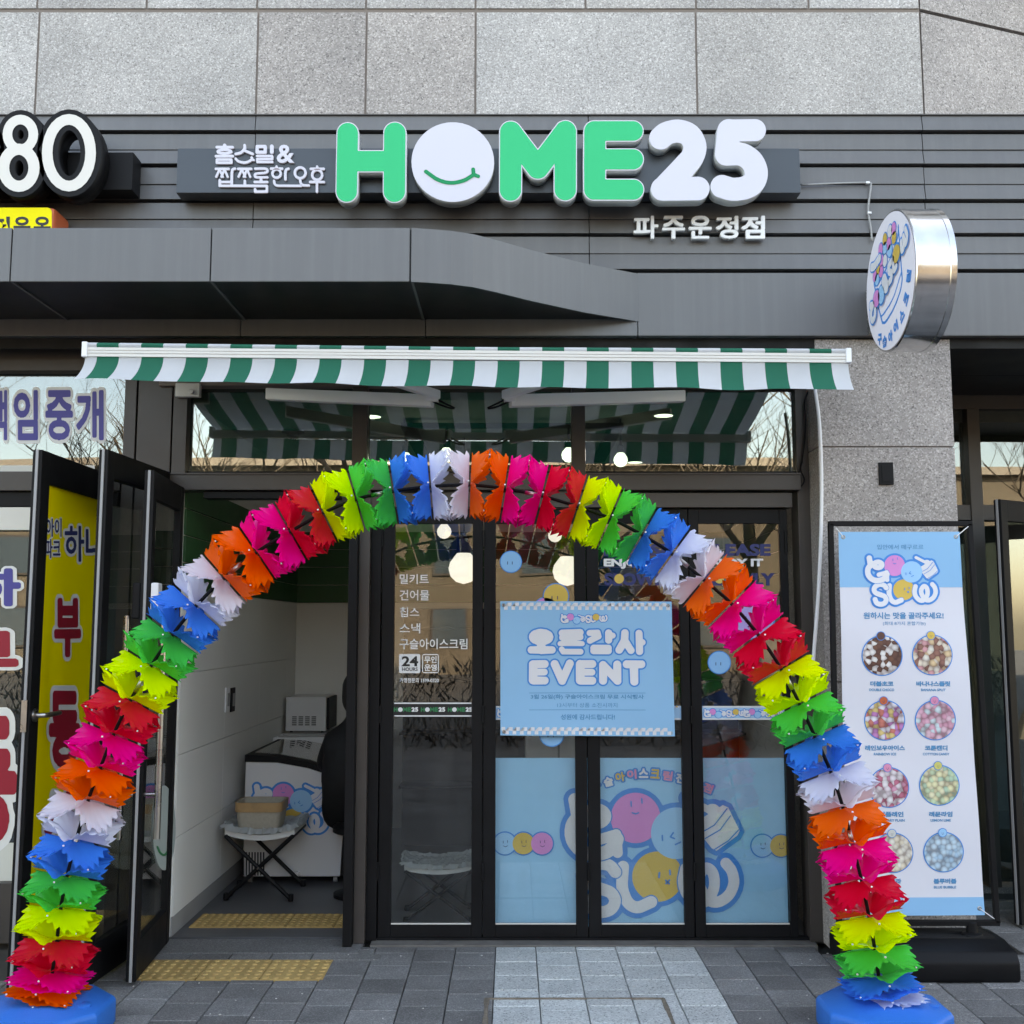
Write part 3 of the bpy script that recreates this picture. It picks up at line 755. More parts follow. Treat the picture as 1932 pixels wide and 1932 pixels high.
# printed tapes across the leaves
def tape(i, y0, y1, mat):
    a = X(px_[i][0], 1340, YG) + .001; b_ = X(px_[i][1], 1340, YG) - .001
    z1, z0 = Z(y0, YG), Z(y1, YG)
    return box('printed_tape', mat, LEAF[i], a, b_, YG - .0005, YG + .0015, z0, z1, 0), a, b_, z0, z1
HOMEP = {}
# HOME25 letter shapes, in photo pixels
kA = lambda q, r: S([(587.2 + x * .20264, 210.4 + y * .20264) for x, y in q], r * .20264)
kB = lambda q, r: S([(929.8 + x * .27862, 210.4 + y * .27862) for x, y in q], r * .27862)
HOME = {
 'H': [kA([(340, 204), (331, 746)], 105), kA([(779, 204), (775, 744)], 109), kA([(334, 464), (776, 464)], 104)],
 'O': [('e', 587.2 + 1318 * .20264, 210.4 + 472 * .20264, 385 * .20264, 371 * .20264)],
 'M': [kB([(121, 141), (120, 533)], 79), kB([(491, 137), (491, 530)], 79), kB([(121, 141), (305, 384), (491, 137)], 79)],
 'E': [kB([(690, 139), (690, 526)], 78), kB([(686, 133), (949, 133)], 73), kB([(686, 325), (949, 325)], 75), kB([(687, 530), (951, 530)], 75)],
 '2': [kB(sm((1137, 180), (1178, 148), (1255, 133), (1330, 160), (1368, 230), (1355, 300), (1310, 362), (1230, 445), (1150, 525)), 78), kB([(1150, 525), (1388, 522)], 80), kB([(1150, 525), (1260, 470)], 60)],
 '5': [kB([(1598, 130), (1774, 127)], 75), kB([(1598, 130), (1583, 288)], 78), kB(sm((1583, 290), (1680, 290), (1752, 335), (1784, 410), (1765, 480), (1705, 518), (1620, 527), (1552, 508)), 78)],
}
SMILE = [kA(sm((1068, 562), (1180, 638), (1300, 667), (1420, 645), (1512, 592)), 18), kA([(1508, 542), (1512, 590)], 18), kA([(1514, 590), (1555, 606)], 17)]
M['l_green'] = emit('sign_green_lit', (.0, .60, .31), .062, (.0, .29, .14)); M['l_white'] = emit('sign_white_lit', (.72, .76, 1.0), .022, (.50, .52, .60))
M['l_side'] = plain('sign_acrylic_side', (.50, .52, .52), .35, 0, .06, 4)
M['sign_box'] = plain('sign_box_slate', (.035, .045, .058), .4, .1, .08, 2)
sg = thing('shop_sign', 'green and white illuminated HOME25 letters on a slate sign box', 'sign', (0, YW - .1, 3.8))
YS = YW - .12                                   # front of the sign box
box('sign_box', M['sign_box'], sg, X(332, 370, YS), X(1511, 370, YS), YS, YW - .012, Z(364, YS, 332), Z(280, YS, 900), .003)
YL = YS - .085; PL = PY(YL)
for k, prims in HOME.items():
    lit = M['l_green'] if k in 'HME' else M['l_white']
    me = shape(prims, 0, 120, extrude=.01)
    on_plane(me, lambda x, y, o: PL.at(x, y, 0) + Vector((0, .075 - o, 0)), .075)
    body = link('letter', me, M['l_side'], sg)
    tag(body, 'letter %s' % k if k != 'O' else 'white disc with a smile')
    rim = put('letter_rim', shape(prims, 0, 120), PL, M['l_white'], body, .0015)
    if k in 'HME': put('letter_face', shape(prims, -1.9, 120), PL, lit, body, .003)
    if k == 'O': put('smile', shape(SMILE, 0, 140), PL, emit('smile_green', (.0, .36, .16), .01, (0, .24, .105)), body, .004)
# small two-line lettering on the same box
kC = lambda q, r: S([(391.5 + x * .12665, 254.5 + y * .12665) for x, y in q], r * .12665)
def kR(cx, cy, rx, ry, r): return kC([(cx + rx * math.cos(2 * math.pi * i / 26), cy + ry * math.sin(2 * math.pi * i / 26)) for i in range(27)], r)
SMALL = [
 [kC([(265, 172), (265, 200)], 24), kC([(150, 201), (383, 201)], 20), kR(262, 266, 100, 27, 18), kC([(262, 300), (262, 330)], 26), kC([(138, 335), (385, 333)], 20), kC([(150, 386), (364, 386), (364, 432), (150, 432), (150, 386)], 18)],
 [kC(sm((562, 172), (562, 215), (540, 252), (500, 285), (430, 302)), 19), kC([(560, 250), (680, 300)], 19)],
 [kC(sm((430, 372), (470, 410), (550, 430), (620, 415), (672, 382)), 18), kC([(668, 355), (674, 384)], 18), kC([(674, 384), (696, 391)], 17)],
 [kC([(748, 190), (868, 190), (868, 276), (748, 276), (748, 190)], 23)], [kC([(966, 188), (966, 272)], 27)],
 [kC([(748, 332), (972, 332), (972, 376), (750, 378), (752, 421), (975, 421)], 17)],
 [kC([(135, 523), (325, 523)], 18), kC([(190, 530), (140, 640)], 16), kC([(190, 530), (238, 640)], 16), kC([(265, 530), (217, 640)], 16), kC([(265, 530), (310, 640)], 16)],
 [kC(sm((420, 520), (386, 532), (373, 575), (370, 680)), 18), kC([(370, 680), (370, 775)], 18), kC([(192, 690), (192, 775)], 18), kC([(192, 718), (370, 718)], 17), kC([(192, 775), (893, 775), (893, 860), (718, 862), (718, 822)], 18), kC([(565, 700), (565, 775)], 18)],
 [kC([(468, 523), (660, 523)], 18), kC([(520, 530), (472, 640)], 16), kC([(520, 530), (572, 640)], 16), kC([(600, 530), (550, 640)], 16), kC([(600, 530), (645, 640)], 16)],
 [kC(sm((720, 520), (868, 520), (902, 548), (870, 580), (742, 592), (714, 620), (742, 648), (900, 648)), 17), kC([(805, 655), (805, 712)], 20), kC([(712, 718), (898, 718)], 18)],
 [kC([(1037, 490), (1037, 520)], 18), kC([(955, 520), (1120, 520)], 18)], [kR(1037, 592, 62, 62, 17)], [kC(sm((1215, 520), (1182, 535), (1168, 580), (1168, 680)), 18)],
 [kC(sm((1000, 700), (1007, 742), (1042, 770), (1100, 775)), 17), kC([(1100, 775), (1400, 775)], 17)],
 [kR(1388, 582, 80, 80, 18), kC(sm((1385, 665), (1396, 730), (1432, 765), (1515, 770)), 18)],
 [kC([(1640, 490), (1640, 520)], 18), kC([(1545, 523), (1738, 523)], 18)], [kR(1640, 612, 74, 74, 18)], [kC([(1535, 718), (1740, 718)], 18), kC([(1637, 725), (1637, 862)], 18)],
]
PS = PY(YS)
for prims in SMALL:
    me = shape(prims, 0, 90, extrude=.01); on_plane(me, lambda x, y, o: PS.at(x, y, .004 + o), .011); link('small_letter', me, M['l_white'], sg)
me = fit(text_mesh('&', .02, extrude=.01), 391.5 + 1040 * .12665, 254.5 + 165 * .12665, 391.5 + 1300 * .12665, 254.5 + 435 * .12665)
on_plane(me, lambda x, y, o: PS.at(x, y, .004 + o), .011); link('small_letter', me, M['l_white'], sg)
# branch name under the big letters
bs = thing('branch_lettering', 'pale raised Korean branch name letters under the 25', 'lettering', (.9, YW, 3.6))
PB = PY(YW - .012)
for s, x0, x1 in (('파', 1194, 1241), ('주', 1248, 1291), ('운', 1298, 1341), ('정', 1349, 1391), ('점', 1397, 1441)):
    me = fit(bold_mesh(s, .024, .01), x0, 411, x1, 454); on_plane(me, lambda x, y, o: PB.at(x, y, o), .03); link('raised_letter', me, M['l_white'] if False else M['white_pl'], bs)
# tapes now that the letter shapes exist
tp, a, b_, z0, z1 = tape(0, 1325, 1353, M['p_black'])
TP = PY(YG - .0005)
for yy in ((1325.5, 1328), (1349.5, 1352)): flat_rect('tape_line', 744, yy[0], 889.5, yy[1], TP, MW, LEAF[0], .001)
def mini_home(ox, oy, k, parent, pl, cut=None):
    for key, prims in HOME.items():
        me = shape(prims, 0, 40)
        for q in me.vertices: q.co.x, q.co.y = ox + (q.co.x - 635) * k, oy + (q.co.y - 310) * k
        if cut and max(q.co.x for q in me.vertices) > cut:
            for q in me.vertices: q.co.x = min(q.co.x, cut)
        put('tape_letter', me, pl, M['p_green'] if key in 'HME' else MW, parent, .0016)
for q in (743, 794, 845): mini_home(q, 1339, .0565, LEAF[0], TP, 889.5)
M['p_tape'] = pr('print_tape_blue', (.30, .55, .78))
for i in (1, 2, 3):
    tape(i, 1332, 1358, M['p_tape'])
    for yy in ((1332, 1335), (1355, 1358)): flat_rect('tape_line', px_[i][0] + 1.5, yy[0], px_[i][1] - 1.5, yy[1], TP, MW, LEAF[i], .001)
for i, q in ((1, 938), (2, 1262), (3, 1328), (3, 1402)):
    logo(LEAF[i], TP, q - .0275 * 200, 1345.5 - .0275 * 620, .0275 if i != 2 else .0085, True, .0014, 50, False)
# round stickers
def ball(i, cx, cy, r, mat, face=0):
    put('sticker_rim', shape([('e', cx, cy, r, r)], 0, 40), GP, M['p_blue'], LEAF[i], LIFT)
    put('sticker', shape([('e', cx, cy, r * .92, r * .92)], 0, 40), GP, mat, LEAF[i], 2 * LIFT)
    e = r * .13
    put('sticker_marks', shape([S([(cx - r * .3, cy), (cx - r * .3, cy + r * .22)], r * .03), S([(cx + r * .12, cy), (cx + r * .12, cy + r * .22)], r * .03)] + ([S([(cx - r * .2, cy + r * .42), (cx - r * .05, cy + r * .48), (cx + r * .1, cy + r * .42)], r * .03)] if face else []), 0, 90), GP, M['p_navy'], LEAF[i], 3 * LIFT)
ball(1, 964, 1060, 21, M['p_skydeep']); ball(1, 1049, 1125, 25, M['p_gold'], 1); ball(1, 1030, 1152, 26, M['p_pink'], 1); ball(1, 1041, 1385, 24, M['p_skydeep'])
ball(3, 1357, 1250, 22, M['p_skydeep']); ball(3, 1420, 1164, 43, M['p_lilac'], 1)
for i, x0, x1 in ((2, 1139, 1268), (3, 1328, 1454)):
    decal(i, 'PLEASE', (x0, 1026, x1, 1049), M['p_navy'], .05)
    decal(i, 'ENJOY IT', (x0, 1054, x1 - 14, 1073), MW, .05); decal(i, 'SLOWLY', (x0 + 1, 1081, x1 + 8, 1105), M['p_navy'], .05)
    put('sticker', shape([('e', x0 + 29, 1092, 9, 9)], 0, 40), GP, M['p_gold'], LEAF[i], 2.5 * LIFT)

# ---- blue printed sheets behind the leaves
ps = thing('window_poster', 'pale blue printed sheet with big round letters behind the three right leaves', 'poster', (.45, .14, 0))
YQ = .135; QP = PY(YQ)
pm = plain('poster_sky_blue', (.26, .56, .80), .45, 0, .05, 1.2, .4)
xa, xb = X(925, 1600, YQ), X(1499, 1600, YQ); zt = Z(1430, YQ); n1, n2 = 60, 30
g_ = [(xa + (xb - xa) * i / n1, YQ + .0025 * math.sin(i * .9) * math.sin(j * .3 + i * .2), .06 + (zt - .06) * j / n2) for j in range(n2 + 1) for i in range(n1 + 1)]
MB().add(g_, [(j * (n1 + 1) + i, j * (n1 + 1) + i + 1, (j + 1) * (n1 + 1) + i + 1, (j + 1) * (n1 + 1) + i) for j in range(n2) for i in range(n1)]).build('sheet', pm, ps, 0, True)
kL = (1900 + 1050 * .6211 - 1900) / 1 * 0 + .4365
# pink ball of the big logo sits at photo (1200, 1540) with radius 44
logo(ps, QP, 1199 - 800 * .218, 1541 - 540 * .218, .218, False, .004, 150, True, True, .2215)
QX = lambda c: 929.8 + c * .30394; QY = lambda c: 1409.3 + c * .30394
def trio(cx, cy, r, mats):
    for j, mt in enumerate(mats):
        x = QX(cx + j * 115); y = QY(cy)
        put('ball_rim', shape([('e', x, y, r * 1.12, r * 1.12)], 0, 40), QP, M['p_blue'], ps, .004 + j * .0006)
        put('ball', shape([('e', x, y, r, r)], 0, 40), QP, mt, ps, .0058 + j * .0006)
        put('ball_marks', shape([S([(x - 3, y - 5), (x - 3, y - 1)], .5), S([(x + 5, y - 6), (x + 5, y - 2)], .5), S([(x - 3, y + 4), (x + 1, y + 6), (x + 5, y + 4)], .5)], 0, 60), QP, M['p_navy'], ps, .0085)
trio(75, 598, 20.5, (M['p_sky'], M['p_gold'], M['p_pink'])); trio(1672, 612, 20.5, (M['p_sky'], M['p_gold']))
cols = [M['p_rose'], M['p_white'], M['p_gold'], M['p_rose'], M['p_white'], M['p_gold'], M['p_rose'], M['p_white'], M['p_gold'], M['p_rose']]
for ch, cx, cy, rot, mt in (('구', 640, 245, -24, M['p_rose']), ('슬', 717, 215, -15, M['p_white']), ('아', 790, 185, -9, M['p_gold']), ('이', 862, 170, -5, M['p_rose']), ('스', 935, 162, 0, M['p_white']),
                            ('크', 1007, 166, 4, M['p_gold']), ('림', 1085, 178, 8, M['p_rose']), ('전', 1165, 195, 12, M['p_white']), ('문', 1245, 222, 16, M['p_gold']), ('점', 1335, 255, 22, M['p_rose'])):
    x, y = QX(cx), QY(cy)
    bold_lettering(ch, (x - 9, y - 9, x + 9, y + 9), QP, M['p_blue'], ps, .045, .004, 'arched_letter_outline', rot, .15)
    bold_lettering(ch, (x - 9, y - 9, x + 9, y + 9), QP, mt, ps, .045, .0055, 'arched_letter', rot)
def ripple(root, names, f):
    for o in root.children:
        if not o.name.split('.')[0] in names: continue
        bm = bmesh.new(); bm.from_mesh(o.data)
        for _ in range(4):
            es = [e for e in bm.edges if e.calc_length() > .04]
            if not es: break
            bmesh.ops.subdivide_edges(bm, edges=es, cuts=1, use_grid_fill=True)
        bmesh.ops.triangulate(bm, faces=[q for q in bm.faces if len(q.verts) > 4])
        for v in bm.verts: v.co.y += f(v.co.x, v.co.z)
        bm.to_mesh(o.data); bm.free()
# ---- event banner hung across two leaves
ev = thing('event_banner', 'pale blue event banner with checkered edges tied across two door leaves', 'banner', (.2, -.02, 1.2))
YE = .045; EPl = PY(YE)
EX = lambda c: 929.8 + c * .18997; EY = lambda c: 1125.5 + c * .18997
em = plain('banner_vinyl_blue', (.23, .49, .73), .5, 0, .04, 1.5, .35)
c4 = [(EX(74), EY(46)), (EX(1776), EY(50)), (EX(1808), EY(1388)), (EX(76), EY(1380))]
n1, n2 = 24, 18; vs = []
def bil(u, v):
    t = (c4[0][0] + (c4[1][0] - c4[0][0]) * u, c4[0][1] + (c4[1][1] - c4[0][1]) * u); b2 = (c4[3][0] + (c4[2][0] - c4[3][0]) * u, c4[3][1] + (c4[2][1] - c4[3][1]) * u)
    return t[0] + (b2[0] - t[0]) * v, t[1] + (b2[1] - t[1]) * v
for lay in (0, 1):
    for j in range(n2 + 1):
        for i in range(n1 + 1):
            x, y = bil(i / n1, j / n2); vs.append(EPl.at(x, y, -.0012 * lay))
fs = [(j * (n1 + 1) + i, j * (n1 + 1) + i + 1, (j + 1) * (n1 + 1) + i + 1, (j + 1) * (n1 + 1) + i) for j in range(n2) for i in range(n1)]
N_ = (n1 + 1) * (n2 + 1); fs += [tuple(q + N_ for q in reversed(f)) for f in fs]
MB().add(vs, fs).build('sheet', em, ev, 0, True)
# checkered rows
for (r0, up, xs0, xs1) in ((60, 1, 112, 1772), (1296, 0, 86, 1790)):
    loops = []; cw = 36.6
    nn = int((xs1 - xs0) / cw)
    for k in range(nn):
        for row in (0, 1):
            if (k + row + up) % 2 == 0:
                xq = xs0 + k * cw; yq = r0 + row * 36 + (xq - 76) / 1700 * (3 if up else 8)
                loops.append([(EX(xq), EY(yq)), (EX(xq + cw), EY(yq)), (EX(xq + cw), EY(yq + 36)), (EX(xq), EY(yq + 36))])
    put('check_row', curve_mesh(loops), EPl, M['p_white'], ev)
kE = lambda q, r: S([(EX(x), EY(y)) for x, y in q], r * .18997)
EV = [kE([(400, 675), (400, 830)], 45), kE([(405, 672), (515, 670)], 42), kE([(405, 752), (512, 750)], 36), kE([(405, 834), (515, 834)], 42),
      kE([(615, 670), (690, 838), (765, 665)], 42), kE([(868, 672), (868, 832)], 45), kE([(872, 672), (988, 670)], 42), kE([(872, 752), (985, 752)], 36), kE([(872, 836), (988, 836)], 42),
      kE([(1095, 836), (1095, 680), (1238, 836), (1235, 675)], 42), kE([(1330, 672), (1475, 672)], 42), kE([(1400, 680), (1405, 842)], 44),
      kE([(480 + 82 * math.cos(t / 4), 402 + 42 * math.sin(t / 4)) for t in range(26)], 42), kE([(480, 470), (480, 530)], 44), kE([(382, 530), (588, 530)], 39),
      kE([(688, 362), (868, 356)], 36), kE([(700, 382), (860, 380)], 30), kE([(690, 408), (868, 402)], 34), kE([(668, 468), (888, 468)], 27), kE([(685, 525), (700, 548), (872, 548)], 31),
      kE([(962, 362), (1040, 358), (1050, 395), (965, 438)], 33), kE([(1150, 362), (1150, 432)], 38), kE([(1150, 388), (1190, 388)], 32), kE([(1002, 512), (1148, 512)], 36), kE([(1002, 540), (1148, 540)], 36),
      kE([(1312, 362), (1308, 440), (1255, 530)], 40), kE([(1318, 450), (1372, 535)], 38), kE([(1452, 366), (1458, 545)], 38), kE([(1460, 455), (1486, 455)], 34)]
put('event_outline', shape(EV, 2.6, 300), EPl, M['p_blue'], ev, LIFT)
put('event_letters', shape(EV, -.35, 300), EPl, M['p_white'], ev, 2 * LIFT)
logo(ev, EPl, EX(670) - .03 * 180, EY(215) - .0305 * 600, .0305, True, LIFT, 60, True)
M['p_teal'] = pr('print_teal_blue', (.055, .25, .46))
for s, b4, bd in (('3월 26일(화) 구슬아이스크림 무료 시식행사', (376, 972, 1498, 1024), .022), ('13시부터 상품 소진시까지', (640, 1056, 1236, 1102), 0.0), ('성원에 감사드립니다!', (674, 1170, 1212, 1224), .022)):
    lettering(s, (EX(b4[0]), EY(b4[1]), EX(b4[2]), EY(b4[3])), EPl, M['p_teal'], ev, bd)
for yy in (955, 1123): flat_rect('print_rule', EX(360), EY(yy), EX(1515), EY(yy + 5), EPl, M['p_teal'], ev)
for cx, cy in ((108, 85), (1738, 90), (112, 1342), (1768, 1356)):
    c = EPl.at(EX(cx), EY(cy)); 
    MB().lathe([(.0095, 0), (.0095, -.002), (.005, -.0035), (.0045, -.001), (.0045, 0)], c, 14, 0, 'y').build('eyelet', M['steel'], ev, 0, True)
    MB().tube([c + Vector((0, -.003, 0)), c + Vector((.004 if cx > 900 else -.004, .02, .012)), c + Vector((.01 if cx > 900 else -.01, YD - YE - .002, .02))], .0015, 5).build('tie', M['white_pl'], ev)
ripple(ev, {o.name.split('.')[0] for o in ev.children} - {'tie', 'eyelet'}, lambda x, z: .006 * math.sin(11 * x + 3 * z + .5) * math.sin(4.5 * (z - .9)) + .004 * math.sin(7 * z - 4 * x))

# ================================================================== awning
aw = thing('striped_awning', 'green and white striped retractable awning over the shop front', 'awning', (-.2, -.93, 2.8))
YA = -.93; AP = PY(YA)
def stripe_mat(name, x0, pitch, duty):
    m, n, l, b = newmat(name); out = n['Material Output']
    tc = n.new('ShaderNodeUVMap'); sp = n.new('ShaderNodeSeparateXYZ'); l.new(tc.outputs[0], sp.inputs[0])
    fr_ = n.new('ShaderNodeMath'); fr_.operation = 'FRACT'; l.new(sp.outputs[0], fr_.inputs[0])
    lt = n.new('ShaderNodeMath'); lt.operation = 'LESS_THAN'; lt.inputs[1].default_value = duty; l.new(fr_.outputs[0], lt.inputs[0])
    lo = n.new('ShaderNodeMath'); lo.operation = 'GREATER_THAN'; lo.inputs[1].default_value = 0; l.new(sp.outputs[0], lo.inputs[0])
    hi = n.new('ShaderNodeMath'); hi.operation = 'LESS_THAN'; hi.inputs[1].default_value = 16.6; l.new(sp.outputs[0], hi.inputs[0])
    m1 = n.new('ShaderNodeMath'); m1.operation = 'MULTIPLY'; l.new(lt.outputs[0], m1.inputs[0]); l.new(lo.outputs[0], m1.inputs[1])
    m2 = n.new('ShaderNodeMath'); m2.operation = 'MULTIPLY'; l.new(m1.outputs[0], m2.inputs[0]); l.new(hi.outputs[0], m2.inputs[1])
    t = noise(n, l, 3, 5, .6, mapping(n, l))
    wv = noise(n, l, 900, 2, .5, mapping(n, l))
    c = mixc(n, l, m2.outputs[0], (.62, .63, .645), (.008, .155, .095))
    f = ramp(n, l, t.outputs[0], [(.3, (.9, .9, .9)), (.7, (1, 1, 1))]).outputs[0]
    c = mixc(n, l, 1.0, c, f, 'MULTIPLY')
    l.new(c, b.inputs['Base Color']); b.inputs['Roughness'].default_value = .75; b.inputs['Specular IOR Level'].default_value = .2
    bp = n.new('ShaderNodeBump'); bp.inputs['Strength'].default_value = .15; bp.inputs['Distance'].default_value = .001; l.new(wv.outputs[0], bp.inputs['Height']); l.new(bp.outputs[0], b.inputs['Normal'])
    ts = n.new('ShaderNodeBsdfTranslucent'); l.new(c, ts.inputs[0]); mx = n.new('ShaderNodeMixShader'); mx.inputs[0].default_value = .28
    l.new(b.outputs[0], mx.inputs[1]); l.new(ts.outputs[0], mx.inputs[2]); l.new(mx.outputs[0], out.inputs[0]); return m
M['stripe'] = stripe_mat('awning_stripes', 0, 1, .495)
def by(px, a, b_, c): # bar heights along its length
    t = (px - 158) / 1445; return a + (b_ - a) * min(1, t * 2) if t < .5 else b_ + (c - b_) * (t - .5) * 2
PXS = [160 + (1601 - 160) * i / 130 for i in range(131)]
def sheet_uv(name, rows, mat, parent):
    """rows: list of rows of points; u runs with the stripe count"""
    m_ = MB(); n_ = len(rows[0]); vs = [p for r_ in rows for p in r_]
    fs = [(j * n_ + i, j * n_ + i + 1, (j + 1) * n_ + i + 1, (j + 1) * n_ + i) for j in range(len(rows) - 1) for i in range(n_ - 1)]
    me = bpy.data.meshes.new('m'); me.from_pydata([tuple(p) for p in vs], [], fs)
    uv = me.uv_layers.new(name='UVMap')
    for lp in me.loops: uv.data[lp.index].uv = ((PXS[lp.vertex_index % n_] - 182) / 84.1, 0)
    for p in me.polygons: p.use_smooth = True
    return link(name, me, mat, parent)
top = [AP.at(x, by(x, 655, 663.5, 667)) for x in PXS]; bot = [AP.at(x, by(x, 672, 680, 683)) for x in PXS]
# front bar, a grooved white extrusion
m_ = MB()
for i in range(0, 130, 130):
    a0, a1 = top[0], top[-1]; b0, b1 = bot[0], bot[-1]; hh = (a0.z - b0.z)
    for f0, f1, d in ((0, .3, .0), (.3, .36, .004), (.36, .62, .0), (.62, .68, .004), (.68, 1, .001)):
        m_.hexa([(b0.x, YA + d, a0.z - hh * f1), (b1.x, YA + d, a1.z - hh * f1), (b1.x, YA + .06, a1.z - hh * f1), (b0.x, YA + .06, a0.z - hh * f1)],
                [(b0.x, YA + d, a0.z - hh * f0), (b1.x, YA + d, a1.z - hh * f0), (b1.x, YA + .06, a1.z - hh * f0), (b0.x, YA + .06, a0.z - hh * f0)])
m_.build('front_bar', M['ivory'], aw, 0)
for p, q in ((top[0], bot[0]), (top[-1], bot[-1])):
    box('end_cap', M['white_pl'], aw, p.x - .012, p.x + .012, YA - .008, YA + .068, q.z - .004, p.z + .025, .005)
# cloth: over the bar and back to the roller under the fascia
ZR = ZF0 - .06
rows = [[p + Vector((0, .004, 0)) for p in top], [p + Vector((0, -.002, .010)) for p in top], [p + Vector((0, .002, .020)) for p in top], [p + Vector((0, .02, .027)) for p in top]]
for k in range(1, 13):
    t = k / 12; rows.append([Vector((p.x, YA + .02 + (-.08 - YA - .02) * t, p.z + .027 + (ZR - p.z - .027) * t - .02 * math.sin(math.pi * t))) for p in top])
sheet_uv('cloth', rows, M['stripe'], aw)
# valance: hangs from the bar, billowing slightly forward
rows = []
vb = [AP.at(x, by(x, 720, 734, 740)) for x in PXS]
for k in range(13):
    t = k / 12
    rows.append([Vector((b_.x + (b_.x - 1.5) * .007 * t * t, YA + .006 - .055 * t * t * (1 + .2 * math.sin(i * .21)) - .004 * math.sin(i * .5) * t, b_.z + (v.z - b_.z) * t + .003 * math.sin(i * .33) * t)) for i, (b_, v) in enumerate(zip(bot, vb))])
sheet_uv('valance', rows, M['stripe'], aw)
MB().tube([(top[0].x + .03, -.07, ZR - .03), (top[-1].x - .03, -.07, ZR - .03)], .04, 14).build('roller', M['ivory'], aw, 0, 'auto')
# folding arms under the cloth
def arm(p, q, w_, h_, name='arm'):
    p, q = Vector(p), Vector(q); d = (q - p).normalized(); s_ = d.cross(Vector((0, 0, 1))).normalized() * w_ / 2; u_ = Vector((0, 0, h_ / 2))
    MB().hexa([p - s_ - u_, q - s_ - u_, q + s_ - u_, p + s_ - u_], [p - s_ + u_, q - s_ + u_, q + s_ + u_, p + s_ + u_]).build(name, M['white_pl'], aw, .008, 'auto')
YM = -.42
j1 = at(816, 757, YM); j2 = at(962, 757, YM)
e1 = at(505, 744, -.12); e2 = at(1290, 748, -.12)
arm(j1, e1, .05, .062); arm(j2, e2, .05, .062)
arm(j1 + Vector((.03, 0, .03)), (j1.x - .55, YA + .05, bot[0].z + .03), .04, .045, 'forearm'); arm(j2 + Vector((-.03, 0, .03)), (j2.x + .5, YA + .05, bot[-1].z + .03), .04, .045, 'forearm')
for j, s_ in ((j1, 1), (j2, -1)):
    MB().tube(smooth_path([j + Vector((0, 0, .02)), j + Vector((.05 * s_, 0, -.005)), j + Vector((.11 * s_, 0, -.035)), j + Vector((.07 * s_, 0, -.03)), j + Vector((-.0 * s_, 0, .0))], 5), .005, 6).build('arm_cable', M['black'], aw, 0, True)
    MB().box(j.x + .0 * s_ - .03, j.x + .03, YM - .03, YM + .03, j.z - .005, j.z + .05).build('elbow', M['white_pl'], aw, .008, 'auto')
for px0 in (342, ):
    c = at(355, 735, .03)
    box('wall_bracket', M['ivory'], aw, c.x - .06, c.x + .07, -.0, .038, c.z - .045, c.z + .03, .004)
    MB().tube([(c.x + .03, -.02, c.z - .02), (c.x + .03, .0, c.z - .02)], .012, 8).build('bolt', M['steel'], aw)

# ================================================================== open doors
def leaf_door(name, label, hinge, free, z0, z1, glassmat, st=.055, rt=.12, rb=.14, th=.045, mat=None):
    mat = mat or M['black']
    d = thing(name, label, 'door', (hinge[0], hinge[1], 0))
    h = Vector((hinge[0], hinge[1], 0)); f = Vector((free[0], free[1], 0)); u = (f - h); Lw = u.length; u.normalize(); n_ = Vector((-u.y, u.x, 0))
    if n_.x < 0: n_ = -n_
    def bar(nm, a, b_, za, zb, t, m2, bev=.004, o=0):
        p = h + u * a + n_ * o; q = h + u * b_ + n_ * o; s_ = n_ * t / 2
        def quad(z): return [Vector((v.x, v.y, z)) for v in (p - s_, q - s_, q + s_, p + s_)]
        return MB().hexa(quad(za), quad(zb)).build(nm, m2, d, bev)
    bar('stile', 0, st, z0, z1, th, mat); bar('stile', Lw - st, Lw, z0, z1, th, mat)
    bar('edge_strip', Lw - .0, Lw + .006, z0, z1, .012, M['grey'], 0)
    bar('rail', st + .0005, Lw - st - .0005, z0, z0 + rb, th - .004, mat); bar('rail', st + .0005, Lw - st - .0005, z1 - rt, z1, th - .004, mat)
    gp = bar('glass_pane', st - .004, Lw - st + .004, z0 + rb - .004, z1 - rt + .004, .008, glassmat, 0)
    return d, h, u, n_, Lw, bar
dC = leaf_door('entrance_door', 'black framed glass entrance door swung open, with long steel pull bars', (-1.765, .02), (-1.715, -.607), .02, 2.345, M['glass'], .06, .13, .17)
d, h, u, n_, Lw, bar = dC
for s_ in (1, -1):
    a = h + u * (Lw - .03) + n_ * .085 * s_
    MB().tube([(a.x, a.y, .64), (a.x, a.y, 1.66)], .016, 14).build('pull_handle', M['steel'], d, 0, 'auto')
    for zz in (.84, 1.46):
        b0 = h + u * (Lw - .03) + n_ * .02 * s_
        MB().tube([(b0.x, b0.y, zz), (a.x, a.y, zz)], .009, 10).build('handle_post', M['steel'], d, 0, 'auto')
def lockbox(nm, a0, a1, z0, z1, o, t, m2): bar(nm, a0, a1, z0, z1, t, m2, .008, o)
zl0, zl1 = Z(1160, -.56, 290), Z(1100, -.56, 290)
lockbox('digital_lock', Lw - .075, Lw - .002, zl0, zl1, .042, .036, M['white_pl']); lockbox('digital_lock', Lw - .075, Lw - .002, zl0 - .02, zl1, -.042, .036, M['black'])
lockbox('lock_cover', Lw - .13, Lw - .076, zl0 + .06, zl1 - .005, .042, .034, M['black'])
CPl = Plane(h + n_ * .006, n_)
fr_film = film('frosted_film', (.52, .60, .60), .35, .6)
put('smile_sticker', shape([('e', 309, 1562, 22, 80)], 0, 70), CPl, fr_film, d, .002)
put('smile_mark', shape([S(sm((296, 1598), (302, 1610), (311, 1612), (321, 1594)), 2)], 0, 60), CPl, M['p_green'], d, .003)
leaf_door('spare_glass_door', 'black framed glass door folded open behind the entrance door', (-1.845, .02), (-1.90, -.70), .02, 2.43, M['glass'], .07, .13, .17)
